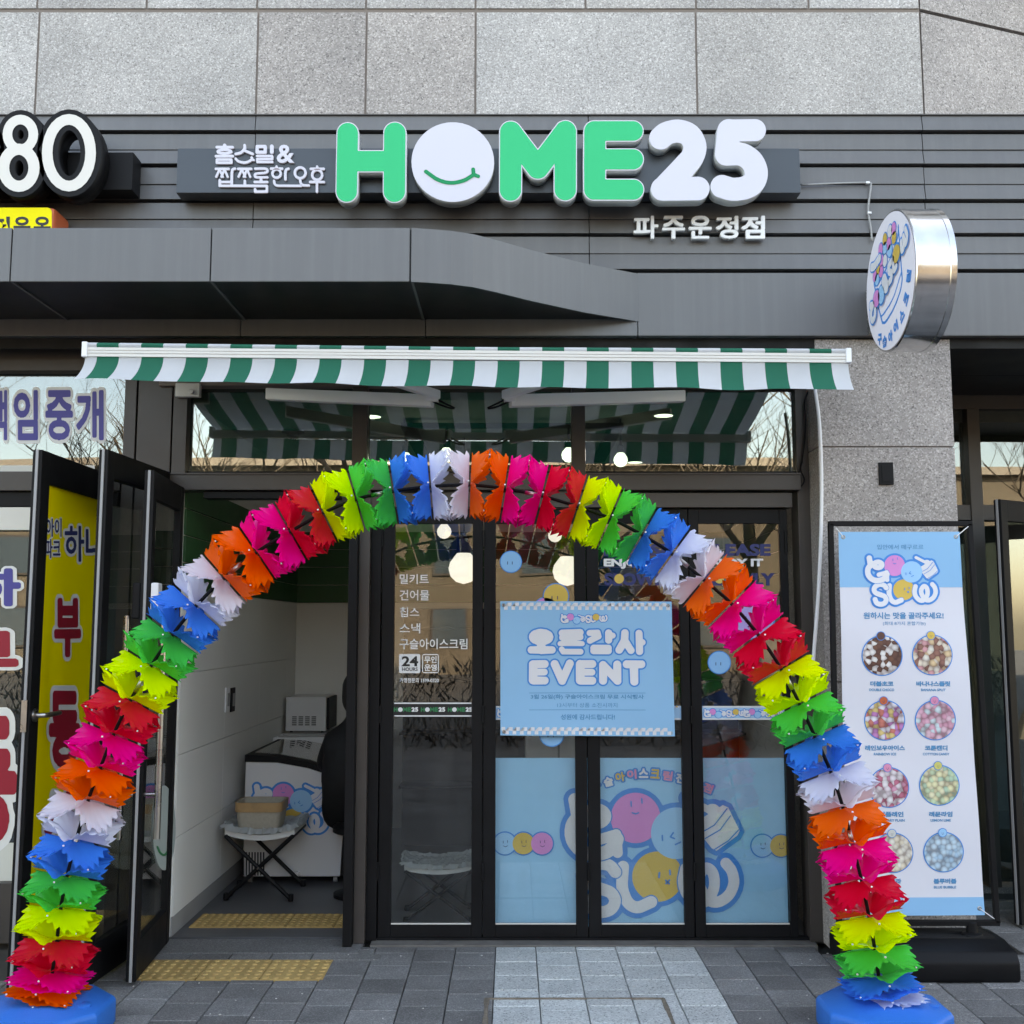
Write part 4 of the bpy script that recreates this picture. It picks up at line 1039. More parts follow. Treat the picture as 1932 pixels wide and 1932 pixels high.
dA = leaf_door('yellow_office_door', 'black framed door of the next shop with a yellow lettered panel', (-2.17, .02), (-2.185, -.75), .02, 2.42, M['p_yellow'], .09, .15, .1)
d, h, u, n_, Lw, bar = dA
APl = Plane(h + n_ * .0045, n_)
for s, b4 in (('아이', (86, 978, 115, 1013)), ('파크', (83, 1017, 113, 1053)), ('하나', (121, 992, 196, 1060))):
    bold_lettering(s, b4, APl, M['white'], d, .02, .0015, grow=.07); bold_lettering(s, b4, APl, M['p_navy'], d, .02, .003)
for s, b4 in (('부', (101, 1128, 152, 1240)), ('동', (91, 1303, 150, 1450)), ('산', (82, 1490, 144, 1630))):
    bold_lettering(s, b4, APl, M['white'], d, .05, .0015, grow=.065); bold_lettering(s, b4, APl, M['p_red'], d, .05, .003)
lettering('010', (100, 1660, 150, 1700), APl, M['p_navy'], d, .03, .003)
hz = at(68, 1350, -.72).z
c = h + u * (Lw - .045) + n_ * .023
MB().lathe([(.03, 0), (.03, .008), (.02, .012)], (c.x, c.y, hz), 18, 0, 'x').build('handle_rose', M['steel'], d, 0, 'auto')
MB().tube([c + n_ * .01 + Vector((0, 0, hz)), c + n_ * .05 + Vector((0, 0, hz)), c + n_ * .055 - u * .02 + Vector((0, 0, hz)), c + n_ * .055 - u * .14 + Vector((0, 0, hz))], [.011, .011, .012, .010], 10).build('lever', M['steel'], d, 0, 'auto')
bar('latch_plate', Lw + .004, Lw + .009, hz - .07, hz + .07, .026, M['steel'], 0)

# ================================================================== next shop on the left
ns = thing('office_shopfront', 'brown framed window of the next shop, covered in blue and red lettering', 'shopfront', (-2.6, .06, 0))
xr_ = X(233, 800, .05)
box('transom_pane', M['glass_b'], ns, -4.6, xr_, .1, .107, Z(890, .05, 100), ZWT, 0)
box('head_rail', M['brown'], ns, -4.6, xr_, .03, .15, Z(700, .04, 100), ZWT + .02, .003)
box('transom_rail', M['brown'], ns, -4.6, xr_, .03, .15, Z(926, .04, 100), Z(890, .05, 100) - .001, .003)
box('head_rail', M['black'], ns, -4.6, xr_ - .02, .06, .15, Z(955, .05, 100), Z(926, .04, 100) - .003, .003)
box('lower_head', M['ivory'], ns, -4.6, -2.3, .05, .09, Z(1000, .05, 30), Z(957, .05, 30), .002)
box('glass_pane', M['glass_b'], ns, -4.6, -2.24, .1, .107, .3, Z(1000, .05, 30), 0)
box('stall_riser', M['brown'], ns, -4.6, -2.24, .05, .15, .0, .3, .003)
bk = box('blind', plain('office_blind', (.10, .10, .095), .8), ns, -4.6, XL - .14, .7, .72, .0, 3.0, 0)
NP = PY(.1)
for s, x0, x1 in (('책', -22, 14), ('임', 26, 72), ('중', 86, 138), ('개', 144, 196)):
    bold_lettering(s, (x0, 736, x1, 831), NP, M['white'], ns, .03, .0015, grow=.06); bold_lettering(s, (x0, 736, x1, 831), NP, M['p_violet'], ns, .03, .003)
put('notice_strip', curve_mesh([[(0, 878), (179, 878), (179, 893), (0, 893)]]), NP, M['p_paper'], ns, .0015)
for s, b4, mt in (('하', (-52, 1072, 40, 1144), M['p_violet']), ('부', (-110, 1190, 36, 1290), M['p_red']), ('동', (-110, 1350, 34, 1600), M['p_red'])):
    bold_lettering(s, b4, NP, M['white'], ns, .05, .0015, grow=.06); bold_lettering(s, b4, NP, mt, ns, .05, .003)
put('panel', curve_mesh([[(-60, 1590), (30, 1590), (20, 1770), (-60, 1770)]]), NP, M['p_paper'], ns, .001)

# the number sign and the yellow sign of the next shop
n8 = thing('number_sign', 'white 80 numerals with thick black outline on a black box', 'sign', (-2.5, YW - .15, 3.8))
YN = YW - .15
box('sign_box', M['black'], n8, -3.6, X(250, 330, YN + .02), YN + .02, YW - .012, Z(355, YN, 250), Z(284, YN, 250), .003)
Y8 = YN - .10; P8 = PY(Y8)
EIGHT = [ring(39, 254, 24.5, 28, 10), ring(36, 317, 28.7, 35, 11.5)]; ZERO = [ring(130.5, 288.7, 41, 63, 11)]
for nm, prims in (('numeral', EIGHT), ('numeral', ZERO), ('numeral', [ring(-52, 288, 41, 63, 11)])):
    me = shape(prims, 8.5, 110, extrude=.01); on_plane(me, lambda x, y, o: P8.at(x, y, 0) + Vector((0, .11 - o, 0)), .11); b_ = link(nm, me, M['black'], n8)
    put('numeral_face', shape(prims, -1, 110), P8, emit('numeral_white', (.9, .88, .82), .01, (.64, .63, .60)) if 'nm8' not in M else M['nm8'], b_, .003)
ys = thing('yellow_sign', 'small yellow light box with black lettering above the canopy edge', 'sign', (-2.4, YW - .2, 3.4))
Yy = YW - .2; pa = at(103, 391, Yy); pb = at(-120, 470, Yy)
box('light_box', M['p_orange'], ys, pb.x, pa.x, Yy, YW - .01, pb.z, pa.z, .02)
YPl = PY(Yy); flat_rect('face', -120, 392, 98, 470, YPl, emit('yellow_face', (.85, .75, .02), .02, (.75, .68, .03)), ys, .002, 9)
for s, x0, x1 in (('현', -14, 24), ('운', 30, 62), ('온', 68, 100)): lettering(s, (x0 - 4, 409, x1 - 4, 446), YPl, M['p_black'], ys, .03, .0035)

# ================================================================== lobby on the right of the pillar
lb = thing('lobby_entrance', 'recessed brown framed lobby windows in the shade right of the pillar', 'entrance', (2.9, 1.25, 0))
YLb = 1.25
def lbox(nm, x0, x1, z0, z1, y0=YLb, y1=YLb + .1, mat=None): return box(nm, mat or M['brown'], lb, x0, x1, y0, y1, z0, z1, .003)
lx0 = PX1 - .3
lz = Z(970, YLb, 1880)
lbox('head_rail', lx0, 5.2, Z(772, YLb, 1880), ZF0 + .02); lbox('transom_rail', lx0, 5.2, lz - .04, lz + .06, YLb - .01)
lbox('mullion', X(1826, 870, YLb), X(1849, 870, YLb), 0, Z(772, YLb, 1880), YLb - .02)
lbox('mullion', 4.4, 4.48, 0, Z(772, YLb, 1880), YLb - .02)
box('glass_pane', M['glass_b'], lb, lx0, 5.2, YLb + .05, YLb + .058, .02, Z(772, YLb, 1880), 0)
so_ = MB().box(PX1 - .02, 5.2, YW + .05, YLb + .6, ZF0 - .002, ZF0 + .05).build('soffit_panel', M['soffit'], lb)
so2 = MB().box(PX1 - .02, 5.2, .7, .706, ZF0 - .0028, ZF0 - .0022).build('soffit_joint', M['blackdark'], lb)
box('lobby_back', plain('lobby_dark_wall', (.06, .065, .065), .6), lb, 1.9, 5.2, 4.0, 4.05, -.01, 3.1, 0)
box('lobby_side', M['granite_pink'], lb, PX1 - .3, PX1 - .002, .605, YLb - .03, .0, ZF0 - .006, 0)
box('lobby_floor', M['paver_dark'], lb, 1.8, 5.2, YLb - .02, 4, -.05, .0, 0)
leaf_door('lobby_door', 'black framed lobby door standing open at the right edge', (4.05, 1.15), (2.72, .33), .02, 2.32, M['glass_b'], .06, .12, .22)

# ================================================================== round projecting sign
XS = 1.80
rs = thing('round_blade_sign', 'round white projecting sign with steel rim and an ice cream cup picture', 'sign', (XS, -.55, 3.2))
cf = Plane((XS, 0, 0), (-1, 0, 0))
pt_, pb_ = cf.at(1690, 377), cf.at(1690, 657)
# near and far edge of the disc from the ellipse in the photograph
yn, yf_ = cf.at(1724, 520).y, cf.at(1638, 520).y
RC = Vector((XS, (yn + yf_) / 2, (pt_.z + pb_.z) / 2 - .01)); RR = .335; TH = .185
RC.y = min(RC.y, YW - RR - .03)
MB().lathe([(RR * .985, 0), (RR, .004), (RR, .03), (RR * .99, .032), (RR * .99, TH - .032), (RR, TH - .03), (RR, TH - .004), (RR * .985, TH)], RC, 72, 0, 'x').build('steel_rim', M['chrome'], rs, 0, 'auto')
fm = emit('sign_face_lit', (.75, .80, 1.0), .02, (.58, .60, .68))
def disc(nm, r, o, mat): return MB().lathe([(r, -o), (r, -o - .0015)], RC, 72, 0, 'x').build(nm, mat, rs)
disc('sign_face', RR * .965, .001, fm); MB().lathe([(RR * .95, TH + .001), (RR * .95, TH + .003)], RC, 48, 0, 'x').build('sign_face', fm, rs)
# face coordinates: u to the viewer's right (towards -Y), v up, unit = radius
def onface(me, o):
    for q in me.vertices: q.co = Vector((XS - .003 - o, RC.y - q.co.x * RR, RC.z + q.co.y * RR))
    me.update(); return face_camera(me)
def fput(nm, prims, lvl, mat, o, n=70): return link(nm, onface(shape(prims, lvl, n), o), mat, rs)
# picture coordinates read off the photograph: (px x, px y) of the ellipse -> unit disc
def fu_(x, y): return ((x - 388) / 310.0, (958 - y) / 955.0 - (x - 388) / 310.0 * .0)
def fs_(pts, r): return S([fu_(x, y) for x, y in pts], r)
fput('cup_outline', [fs_(sm((198, 800), (240, 850), (330, 780), (430, 650), (505, 480), (520, 330)), .02), fs_([(520, 330), (540, 1080)], .02), fs_([(200, 810), (245, 1200), (285, 1440)], .02),
                     fs_(sm((285, 1440), (330, 1460), (430, 1370), (510, 1220), (540, 1085)), .02), fs_(sm((270, 1335), (320, 1325), (430, 1220), (530, 990)), .015)], 0, M['p_blue'], .0, 150)
for cx, cy, mt in ((425, 290, 'p_white'), (360, 330, 'p_gold'), (470, 310, 'p_pink'), (302, 410, 'p_pink'), (405, 445, 'p_pink'), (358, 450, 'p_sky'), (470, 435, 'p_gold'), (415, 555, 'p_sky'), (305, 570, 'p_pink'), (262, 640, 'p_gold'),
                   (352, 625, 'p_white'), (218, 700, 'p_pink'), (298, 720, 'p_pink'), (243, 775, 'p_sky')):
    a, b_ = fu_(cx, cy)
    fput('bead_outline', [('e', a, b_, .105, .105)], 0, M['p_blue'], .0012, 30); fput('bead', [('e', a, b_, .088, .088)], 0, M[mt], .0024, 30)
fput('spoon_outline', [fs_(sm((185, 540), (220, 560), (290, 520)), .085)], 0, M['p_blue'], .003); fput('spoon', [fs_(sm((185, 540), (220, 560), (290, 520)), .062)], 0, M['p_white'], .0042)
# slanted name across the cup
NAME = [('p_white', [fs_([(160, 1080), (185, 1100)], .06), fs_(sm((195, 1090), (165, 1160), (160, 1250), (180, 1310), (210, 1270), (215, 1190)), .05)]), ('p_pink', [('e', *fu_(238, 1050), .135, .125)]), ('p_sky', [('e', *fu_(300, 1055), .13, .13)]),
        ('p_white', [fs_([(345, 900), (365, 1000)], .10)]), ('p_white', [fs_(sm((440, 735), (405, 770), (410, 850), (435, 880), (430, 960), (405, 985)), .05)]), ('p_white', [fs_(sm((460, 720), (465, 880), (495, 860)), .045)]),
        ('p_gold', [('e', *fu_(500, 690), .14, .125)]), ('p_white', [fs_(sm((560, 600), (565, 720), (590, 690), (590, 560), (610, 680), (630, 600), (615, 490)), .045)])]
for j, (mt, prims) in enumerate(NAME):
    fput('name_outline', prims, .028, M['p_blue'], .0055, 70); fput('name_letter', prims, 0, M[mt], .0072, 70)
for ch, x, y, rot in (('구', 245, 1640, -12), ('슬', 305, 1720, -4), ('아', 378, 1715, 8), ('이', 445, 1640, 18), ('스', 520, 1555, 30), ('크', 575, 1380, 48), ('림', 615, 1120, 66)):
    a, b_ = fu_(x, y); me = text_mesh(ch, .07); v = [q.co.copy() for q in me.vertices]; mx_ = [max(q[k] for q in v) for k in (0, 1)]; mn_ = [min(q[k] for q in v) for k in (0, 1)]
    c_, s_ = math.cos(R(rot)), math.sin(R(rot))
    for q in me.vertices:
        p = ((q.co.x - mn_[0]) / (mx_[0] - mn_[0]) - .5) * .17; r_ = ((q.co.y - mn_[1]) / (mx_[1] - mn_[1]) - .5) * .17
        q.co.x, q.co.y = a + p * c_ - r_ * s_, b_ + p * s_ + r_ * c_
    link('arched_letter', onface(me, .001), M['p_blue'], rs)
MB().box(XS + .06, XS + .12, RC.y + RR * .9, YW, RC.z - .12, RC.z + .12).build('mount', M['steel'], rs)
cb = thing('sign_cable', 'thin grey cable clipped to the cladding beside the round sign', 'cable', (1.7, YW, 3.5))
pts = [at(x, y, YW - .012) for x, y in ((1512, 349), (1580, 346), (1637, 345), (1643, 350), (1640, 375), (1638, 400), (1643, 430), (1645, 455))]
MB().tube(smooth_path(pts, 4), .0055, 6).build('cable', M['grey'], cb, 0, True)
for x, y in ((1637, 345), (1640, 402)): c = at(x, y, YW - .012); box('clip', M['white_pl'], cb, c.x - .01, c.x + .01, YW - .02, YW - .002, c.z - .006, c.z + .006, .002)
# white conduit and black wires beside the pillar
cn = thing('white_conduit', 'bent white plastic conduit hanging down in front of the pillar edge', 'conduit', (1.5, -.2, 0))
pts = [at(x, y, -.2) for x, y in ((1538, 735), (1546, 800), (1550, 900), (1549, 1000), (1545, 1100), (1538, 1200), (1530, 1290), (1518, 1340), (1506, 1368))]
MB().tube(smooth_path(pts, 5), .0095, 10).build('conduit', M['white_pl'], cn, 0, True)
wc = thing('black_wires', 'loose black wires hanging in the corner above the shop doors', 'wire', (1.45, .03, 2.4))
MB().tube(smooth_path([at(x, y, .03) for x, y in ((1525, 738), (1518, 760), (1520, 800), (1516, 850), (1508, 890), (1503, 905), (1510, 918), (1518, 905), (1510, 885), (1514, 870))], 5), .0045, 6).build('wire', M['black'], wc, 0, True)

# ================================================================== banner stand
st = thing('banner_stand', 'black frame stand with a tall white and blue ice cream flavour banner', 'banner stand', (1.95, -.38, 0))
YF = -.36; FP = PY(YF)
kx = lambda c: 1517 + c * .26597; ky = lambda c: 954.3 + c * .26597      # crop (3100,1950) to photo pixels
tl, tr, br, bl = (1567, 988), (1829, 988), (1881, 1741), (1583, 1741)
def tube_px(nm, pts, w_=.0125, mat=None): MB().tube([FP.at(*p) for p in pts], w_, 4).build(nm, mat or M['black'], st, 0)
def frame_bar(nm, p, q):
    a, b_ = FP.at(*p), FP.at(*q); dd = (b_ - a).normalized(); s_ = dd.cross(Vector((0, 1, 0))) * .0125; y_ = Vector((0, .0125, 0))
    MB().hexa([a - s_ - y_, a + s_ - y_, a + s_ + y_, a - s_ + y_], [b_ - s_ - y_, b_ + s_ - y_, b_ + s_ + y_, b_ - s_ + y_]).build(nm, M['black'], st, .003)
frame_bar('frame_bar', (tl[0] - 4, tl[1]), (tr[0] + 4, tr[1])); frame_bar('frame_bar', tr, br); frame_bar('frame_bar', (br[0] + 4, br[1]), (bl[0] - 4, bl[1])); frame_bar('frame_bar', bl, tl)
c4 = [(kx(245), ky(185)), (kx(1098), ky(185)), (1859, 1727), (1600, 1727)]
YB2 = YF - .012; BP = PY(YB2)
m_ = MB(); n1, n2 = 16, 40; vs = []
for j in range(n2 + 1):
    for i in range(n1 + 1):
        x, y = bil(i / n1, j / n2); v = j / n2; u_ = i / n1
        vs.append(BP.at(x, y, 0))
fs = [(j * (n1 + 1) + i, j * (n1 + 1) + i + 1, (j + 1) * (n1 + 1) + i + 1, (j + 1) * (n1 + 1) + i) for j in range(n2) for i in range(n1)]
bw = plain('banner_white', (.66, .66, .72), .45, 0, .03, 1.3, .35); bb_ = plain('banner_blue', (.21, .47, .72), .45, 0, .03, 1.3, .35)
vb_ = [v + Vector((0, .0015, 0)) for v in vs]; nb = len(vs)
MB().add(vs + vb_, fs + [tuple(q + nb for q in reversed(f)) for f in fs]).build('banner_sheet', bw, st, 0, True)
def band(v0, v1):
    q = [bil(0, v0), bil(1, v0), bil(1, v1), bil(0, v1)]; put('banner_band', curve_mesh([q]), BP, bb_, st, .0008)
def vy(y): return (y - c4[0][1]) / (c4[3][1] - c4[0][1])
band(0.0, vy(ky(578))); band(vy(1693), 1.0)
logo(st, BP, 1614.9 - .0, 1017.9 + .0, .0912, False, .0016, 130, True)
lettering('입안에서 떼구르르', (kx(518), ky(275), kx(845), ky(310)), BP, M['p_teal'], st, .01, .0016)
lettering('원하시는 맛을 골라주세요!', (kx(420), ky(755), kx(990), ky(803)), BP, M['p_teal'], st, .03, .0016)
lettering('(최대 8가지 혼합가능)', (kx(557), ky(820), kx(860), ky(852)), BP, M['p_teal'], st, .005, .0016)
def bead_mat(name, cols, sc, seed):
    """printed photograph of small round ice cream beads"""
    m, n, l, b = newmat(name); tc = n.new('ShaderNodeTexCoord'); mp = n.new('ShaderNodeMapping'); mp.inputs['Location'].default_value = (seed * 3.1, 0, seed * 1.7)
    mp.inputs['Scale'].default_value = (1, 0, 1); l.new(tc.outputs['Object'], mp.inputs[0])
    v = n.new('ShaderNodeTexVoronoi'); v.inputs['Scale'].default_value = sc; v.inputs['Randomness'].default_value = .75; l.new(mp.outputs[0], v.inputs['Vector'])
    sp = n.new('ShaderNodeSeparateColor'); l.new(v.outputs['Color'], sp.inputs[0])
    stops = [(i / len(cols), c_) for i, c_ in enumerate(cols)]; rp = ramp(n, l, sp.outputs[0], stops); rp.color_ramp.interpolation = 'CONSTANT'
    sh = ramp(n, l, v.outputs['Distance'], [(0, (1.1, 1.1, 1.1)), (.35, (.92, .92, .92)), (.55, (.72, .68, .68)), (.72, (.45, .4, .4))])
    c = mixc(n, l, 1.0, rp.outputs[0], sh.outputs[0], 'MULTIPLY'); l.new(c, b.inputs['Base Color']); b.inputs['Roughness'].default_value = .5; return m
FL = [('더블초코', 'DOUBLE CHOCO', (550, 1062), (470, 632, 1262), 'p_brown', [(.75, .72, .70), (.13, .05, .035), (.70, .68, .66), (.16, .065, .04)]),
      ('바나나스플릿', 'BANANA SPLIT', (905, 1058), (792, 1033, 1262), 'p_gold', [(.72, .62, .50), (.62, .30, .32), (.70, .66, .58), (.28, .12, .09), (.66, .48, .28)]),
      ('레인보우아이스', 'RAINBOW ICE', (573, 1522), (433, 716, 1718), 'p_orange', [(.70, .68, .74), (.52, .20, .46), (.66, .50, .20), (.60, .18, .14), (.68, .66, .72)]),
      ('코튼캔디', 'COTTTON CANDY', (930, 1520), (857, 1018, 1718), 'p_rose', [(.68, .38, .48), (.55, .66, .70), (.70, .46, .54), (.66, .32, .42)])]
def flavour(nmk, en, c, w3, mt, cols, cc, sc=1.0, seed=0):
    """one flavour: round picture in a blue ring, a little ball on top, two lines of text"""
    x, y = cc; r = 36.5
    put('picture_ring', shape([('e', x, y, r + 2, r + 2)], 0, 60), BP, M['p_blue'], st, .0016)
    put('flavour_picture', shape([('e', x, y, r, r)], 0, 60), BP, bead_mat('beads_%d' % seed, cols, 40, seed), st, .0026)
    bx_, by_ = x - 2.5, y - 37
    put('ball_rim', shape([('e', bx_, by_, 8.6, 8.6)], 0, 30), BP, M['p_blue'], st, .0036); put('ball', shape([('e', bx_, by_, 7.4, 7.4)], 0, 30), BP, M[mt], st, .0046)
    put('ball_marks', shape([S([(bx_ - 1.5, by_), (bx_ - 1.5, by_ + 1.4)], .3), S([(bx_ + 1.6, by_), (bx_ + 1.6, by_ + 1.4)], .3), S([(bx_ - 1, by_ + 3), (bx_ + 1, by_ + 3)], .3)], 0, 50), BP, M['p_navy'], st, .0056)
    x0, x1, yk = w3
    lettering(nmk, (x0, yk - 5, x1, yk + 5), BP, M['p_teal'], st, .045, .0016); cx_ = (x0 + x1) / 2; ww = len(en) * 1.93
    lettering(en, (cx_ - ww, yk + 9, cx_ + ww, yk + 14), BP, M['p_teal'], st, .03, .0016)
for i, (a_, b2, c, w3, mt, cols) in enumerate(FL):
    flavour(a_, b2, c, (kx(w3[0]), kx(w3[1]), ky(w3[2])), mt, cols, (kx(c[0]), ky(c[1])), seed=i)
k2x = lambda c: 1517 + c * .26549; k2y = lambda c: 1419 + c * .26549
for i, (a_, b2, c, w3, mt, cols) in enumerate([
    ('딸기플레인', 'STRAWBERRY PLAIN', (600, 250), (487, 703, 440), 'p_rose', [(.70, .62, .66), (.66, .30, .42), (.72, .68, .70), (.52, .14, .22)]),
    ('레몬라임', 'LEMON LIME', (960, 235), (885, 1052, 440), 'p_lemon', [(.70, .66, .40), (.42, .60, .44), (.72, .68, .46), (.52, .64, .42)]),
    ('바닐라', 'VANILLA', (630, 715), (570, 690, 917), 'p_paper', [(.74, .68, .58), (.72, .64, .50), (.76, .72, .64)]),
    ('블루버블', 'BLUE BUBBLE', (990, 710), (920, 1084, 917), 'p_sky', [(.42, .60, .72), (.50, .66, .76), (.36, .55, .70)])]):
    flavour(a_, b2, c, (k2x(w3[0]), k2x(w3[1]), k2y(w3[2])), mt, cols, (k2x(c[0]), k2y(c[1])), seed=i + 4)
for cx_, cy_, fx_, fy_ in ((kx(279), ky(222), tl[0] + 9, tl[1] + 8), (kx(1073), ky(220), tr[0] - 5, tr[1] + 6), (k2x(1250), k2y(1112), br[0] - 6, br[1] - 8)):
    c = BP.at(cx_, cy_)
    MB().lathe([(.0105, 0), (.0105, -.002), (.006, -.004), (.005, -.001), (.005, 0)], c, 14, 0, 'y').build('eyelet', M['steel'], st, 0, True)
    MB().tube([c + Vector((0, -.003, 0)), FP.at(fx_, fy_, .012)], .0022, 5).build('tie', M['white_pl'], st)
SK = {'frame_bar'}
ripple(st, {o.name.split('.')[0] for o in st.children} - SK, lambda x, z: .005 * math.sin(5.5 * x + 2.1 * z) * math.sin(3.1 * z + .4) - .004 * math.cos(9 * z + 3 * x))
# ribbed water-weight base
bf = ground(1700, 1856); y0, y1 = bf.y, bf.y + .46; xa, xb = ground(1590, 1845).x + .05, ground(1905, 1840).x
prof = [(y0 + .01, .0), (y0, .02), (y0, .09), (y0 + .03, .13), (y0 + .15, .155), (y1 - .15, .155), (y1 - .03, .13), (y1, .09), (y1, .02), (y1 - .01, .0)]
MB().prism([(xa, a, b_) for a, b_ in prof], (xb - xa, 0, 0)).build('base', M['black'], st, .012, 'auto')
for k in range(7):
    yy = y0 + .155 + k * .024
    MB().tube([(xa + .04, yy, .156), (xb - .04, yy, .156)], .006, 6).build('base_rib', M['black'], st, 0, True)
for xx in (xa + .1, xb - .13):
    pz = FP.at(1735, 1741).z
    MB().lathe([(.05, .154), (.045, .165), (.026, .17), (.024, .215), (.018, .22), (.016, pz)], (xx, YF, 0), 18).build('socket', M['black'], st, 0, 'auto')

# ================================================================== pinwheel garland arch
YR_ = -1.15; RP = PY(YR_)
ar = thing('garland_arch', 'rainbow arch of scalloped plastic sheets threaded on a black hoop with blue weights', 'arch', (-.18, YR_, 0))
seams = [(88.5, 1880), (94, 1856), (99, 1832), (107.5, 1772.7), (114.8, 1712), (127, 1650.7), (144, 1584), (167, 1508), (190, 1447), (215, 1384), (247, 1319.6), (286, 1255), (326, 1197), (371, 1142),
         (423, 1091), (484, 1042), (548, 1003), (610, 968), (672, 942), (742, 927), (812, 918), (886, 915), (953, 922), (1023, 936), (1090, 956), (1151, 978), (1211, 1009), (1268, 1045), (1328, 1094), (1380, 1139), (1430, 1197),
         (1474, 1262), (1508.4, 1327), (1537, 1388.5), (1567, 1455), (1590, 1522), (1608, 1591), (1625, 1659), (1639, 1727), (1650, 1788), (1657.7, 1841), (1663, 1871), (1666, 1888)]
names = ['orange', 'pink', 'red', 'yellow', 'green', 'blue', 'white']
cols = {'orange': (1.0, .15, .004), 'pink': (1.0, .004, .32), 'red': (.82, .008, .045), 'yellow': (.80, 1.0, .0), 'green': (.0, .64, .09), 'blue': (.0, .24, .86), 'white': (.80, .81, .90)}
GM = {k: film('garland_' + k, v, .38, .25, .4) for k, v in cols.items()}
sp3 = [RP.at(*s) for s in seams]
cum = [0.0]
for a, b_ in zip(sp3[:-1], sp3[1:]): cum.append(cum[-1] + (b_ - a).length)
fine = [Vector(p) for p in smooth_path([tuple(p) for p in sp3], 10)]
fc = [0.0]
for a, b_ in zip(fine[:-1], fine[1:]): fc.append(fc[-1] + (b_ - a).length)
fs_arr = np.array([p[:] for p in fine]); fc_arr = np.array(fc)
seam_s = [fc[i * 10] for i in range(len(sp3))]
def pos(s):
    return Vector([float(np.interp(s, fc_arr, fs_arr[:, k])) for k in range(3)])
TAN = {}
def frame(s):
    a, b_ = pos(s - .06 if s > .06 else 0), pos(s + .06); t = (b_ - a).normalized(); e1 = Vector((t.z, 0, -t.x)) * -1
    return pos(s), t, e1
E2 = Vector((0, -1, 0))
NT = 112; RHO = [.10, .3, .5, .68, .84, .94, 1.0]
def rise(x): y = min(1, x / .5); return .6 * math.sin(math.pi / 2 * y) ** 1.4 + .4 * min(1, x)
def garland_sheet(s0, s1, colour, rnd):
    """one scalloped square: its centre lines touch the neighbour at s0, its corners bend to s1"""
    A = .145 * rnd.uniform(.97, 1.03); tw = rnd.uniform(-.07, .07); vs = []
    ph = rnd.uniform(0, 1); bulge = rnd.uniform(.92, 1.0); wob = [rnd.uniform(-.1, .1) for _ in range(4)]
    base_off = .0018 if s1 > s0 else -.0018
    N = 9; ss = [s0 + (s1 - s0) * k / (N - 1) for k in range(N)]; FRM = [frame(q) for q in ss]
    for rho in RHO:
        for k in range(NT):
            th = 2 * math.pi * k / NT; c, s_ = math.cos(th), math.sin(th)
            m = 1 / max(abs(c), abs(s_))
            m = m * .94 if m > 1.3 else m                     # rounded corners
            e = (th / (math.pi / 2) * 7.5 + ph) % 1.0
            scal = 1 - .15 * (abs(math.cos(math.pi * e)) ** 1.6)
            dd = abs(((th + math.pi / 4) % (math.pi / 2)) - math.pi / 4)
            
            rr = rho * m * (1 - (1 - scal) * rho ** 4)
            u, v = rr * c, rr * s_
            u, v = u * math.cos(tw) - v * math.sin(tw), u * math.sin(tw) + v * math.cos(tw)
            q = (0 if u > 0 else 1) + (0 if v > 0 else 2)
            ru, rv_ = rise(abs(u)), rise(abs(v))
            wv = (.24 * rv_ * rv_ + 1.04 * ru * rv_) * bulge * (1 + wob[q] * .5 * rho) * .98
            wv = min(1.0, wv) - .20 * ((1 - scal) / .15) * rho ** 4 * min(1, wv * 1.5)
            wv = max(0, min(1.0, wv))
            f = wv * (N - 1); i0 = min(int(f), N - 2); fr_ = f - i0
            P0 = FRM[i0][0].lerp(FRM[i0 + 1][0], fr_); e1 = FRM[i0][2].lerp(FRM[i0 + 1][2], fr_)
            vs.append(P0 + FRM[i0][1] * base_off * (1 - wv) + e1 * (A * u) + E2 * (A * v))
    fsx = [(r_ * NT + k, r_ * NT + (k + 1) % NT, (r_ + 1) * NT + (k + 1) % NT, (r_ + 1) * NT + k) for r_ in range(len(RHO) - 1) for k in range(NT)]
    me = bpy.data.meshes.new('sheet'); me.from_pydata([tuple(v) for v in vs], [], fsx)
    for p in me.polygons: p.use_smooth = True
    o = link('scalloped_sheet', me, GM[colour], ar); tag(o, '%s scalloped plastic sheet' % colour)
    return vs, A
rv = MB(); rnd = random.Random(3)
for i in range(len(seams) - 1):
    c = names[i % 7]; s0, s1 = seam_s[i], seam_s[i + 1]; mid = (s0 + s1) / 2
    garland_sheet(s0 + .002, mid, c, rnd); garland_sheet(s1 - .002, mid, c, rnd)
    for a_, b_ in ((1, 1), (-1, 1)):
        p, t, e1 = frame(mid); rv.lathe([(.003, -.003), (.004, 0), (.003, .003)], p + e1 * (.116 * a_) + E2 * (.116 * b_), 7)
    p, t, e1 = frame(s0); rv.lathe([(.003, -.003), (.004, 0), (.003, .003)], p + E2 * .125, 7)
o = rv.build('rivets', M['white_pl'], ar, 0, True); o['kind'] = 'stuff'
path = [p for p in fine]
bl_, br_ = path[0], path[-1]
path = [Vector((bl_.x - .005, YR_, .05))] + path + [Vector((br_.x + .003, YR_, .05))]
MB().tube(path, .0075, 8).build('hoop_pole', M['black'], ar, 0, True)
for s in (seam_s[10] + .07, seam_s[14] + .06, seam_s[18] + .1, seam_s[22] + .12, seam_s[27] + .05, seam_s[31] + .06, seam_s[35] + .13, seam_s[6] - .02):
    MB().tube([pos(s - .035), pos(s), pos(s + .035)], .0095, 10).build('pole_ferrule', M['steel'], ar, 0, True)
blue_pl = plain('blue_tank_plastic', (.0, .14, .52), .42, 0, .06, 3, .25, 0, .25)
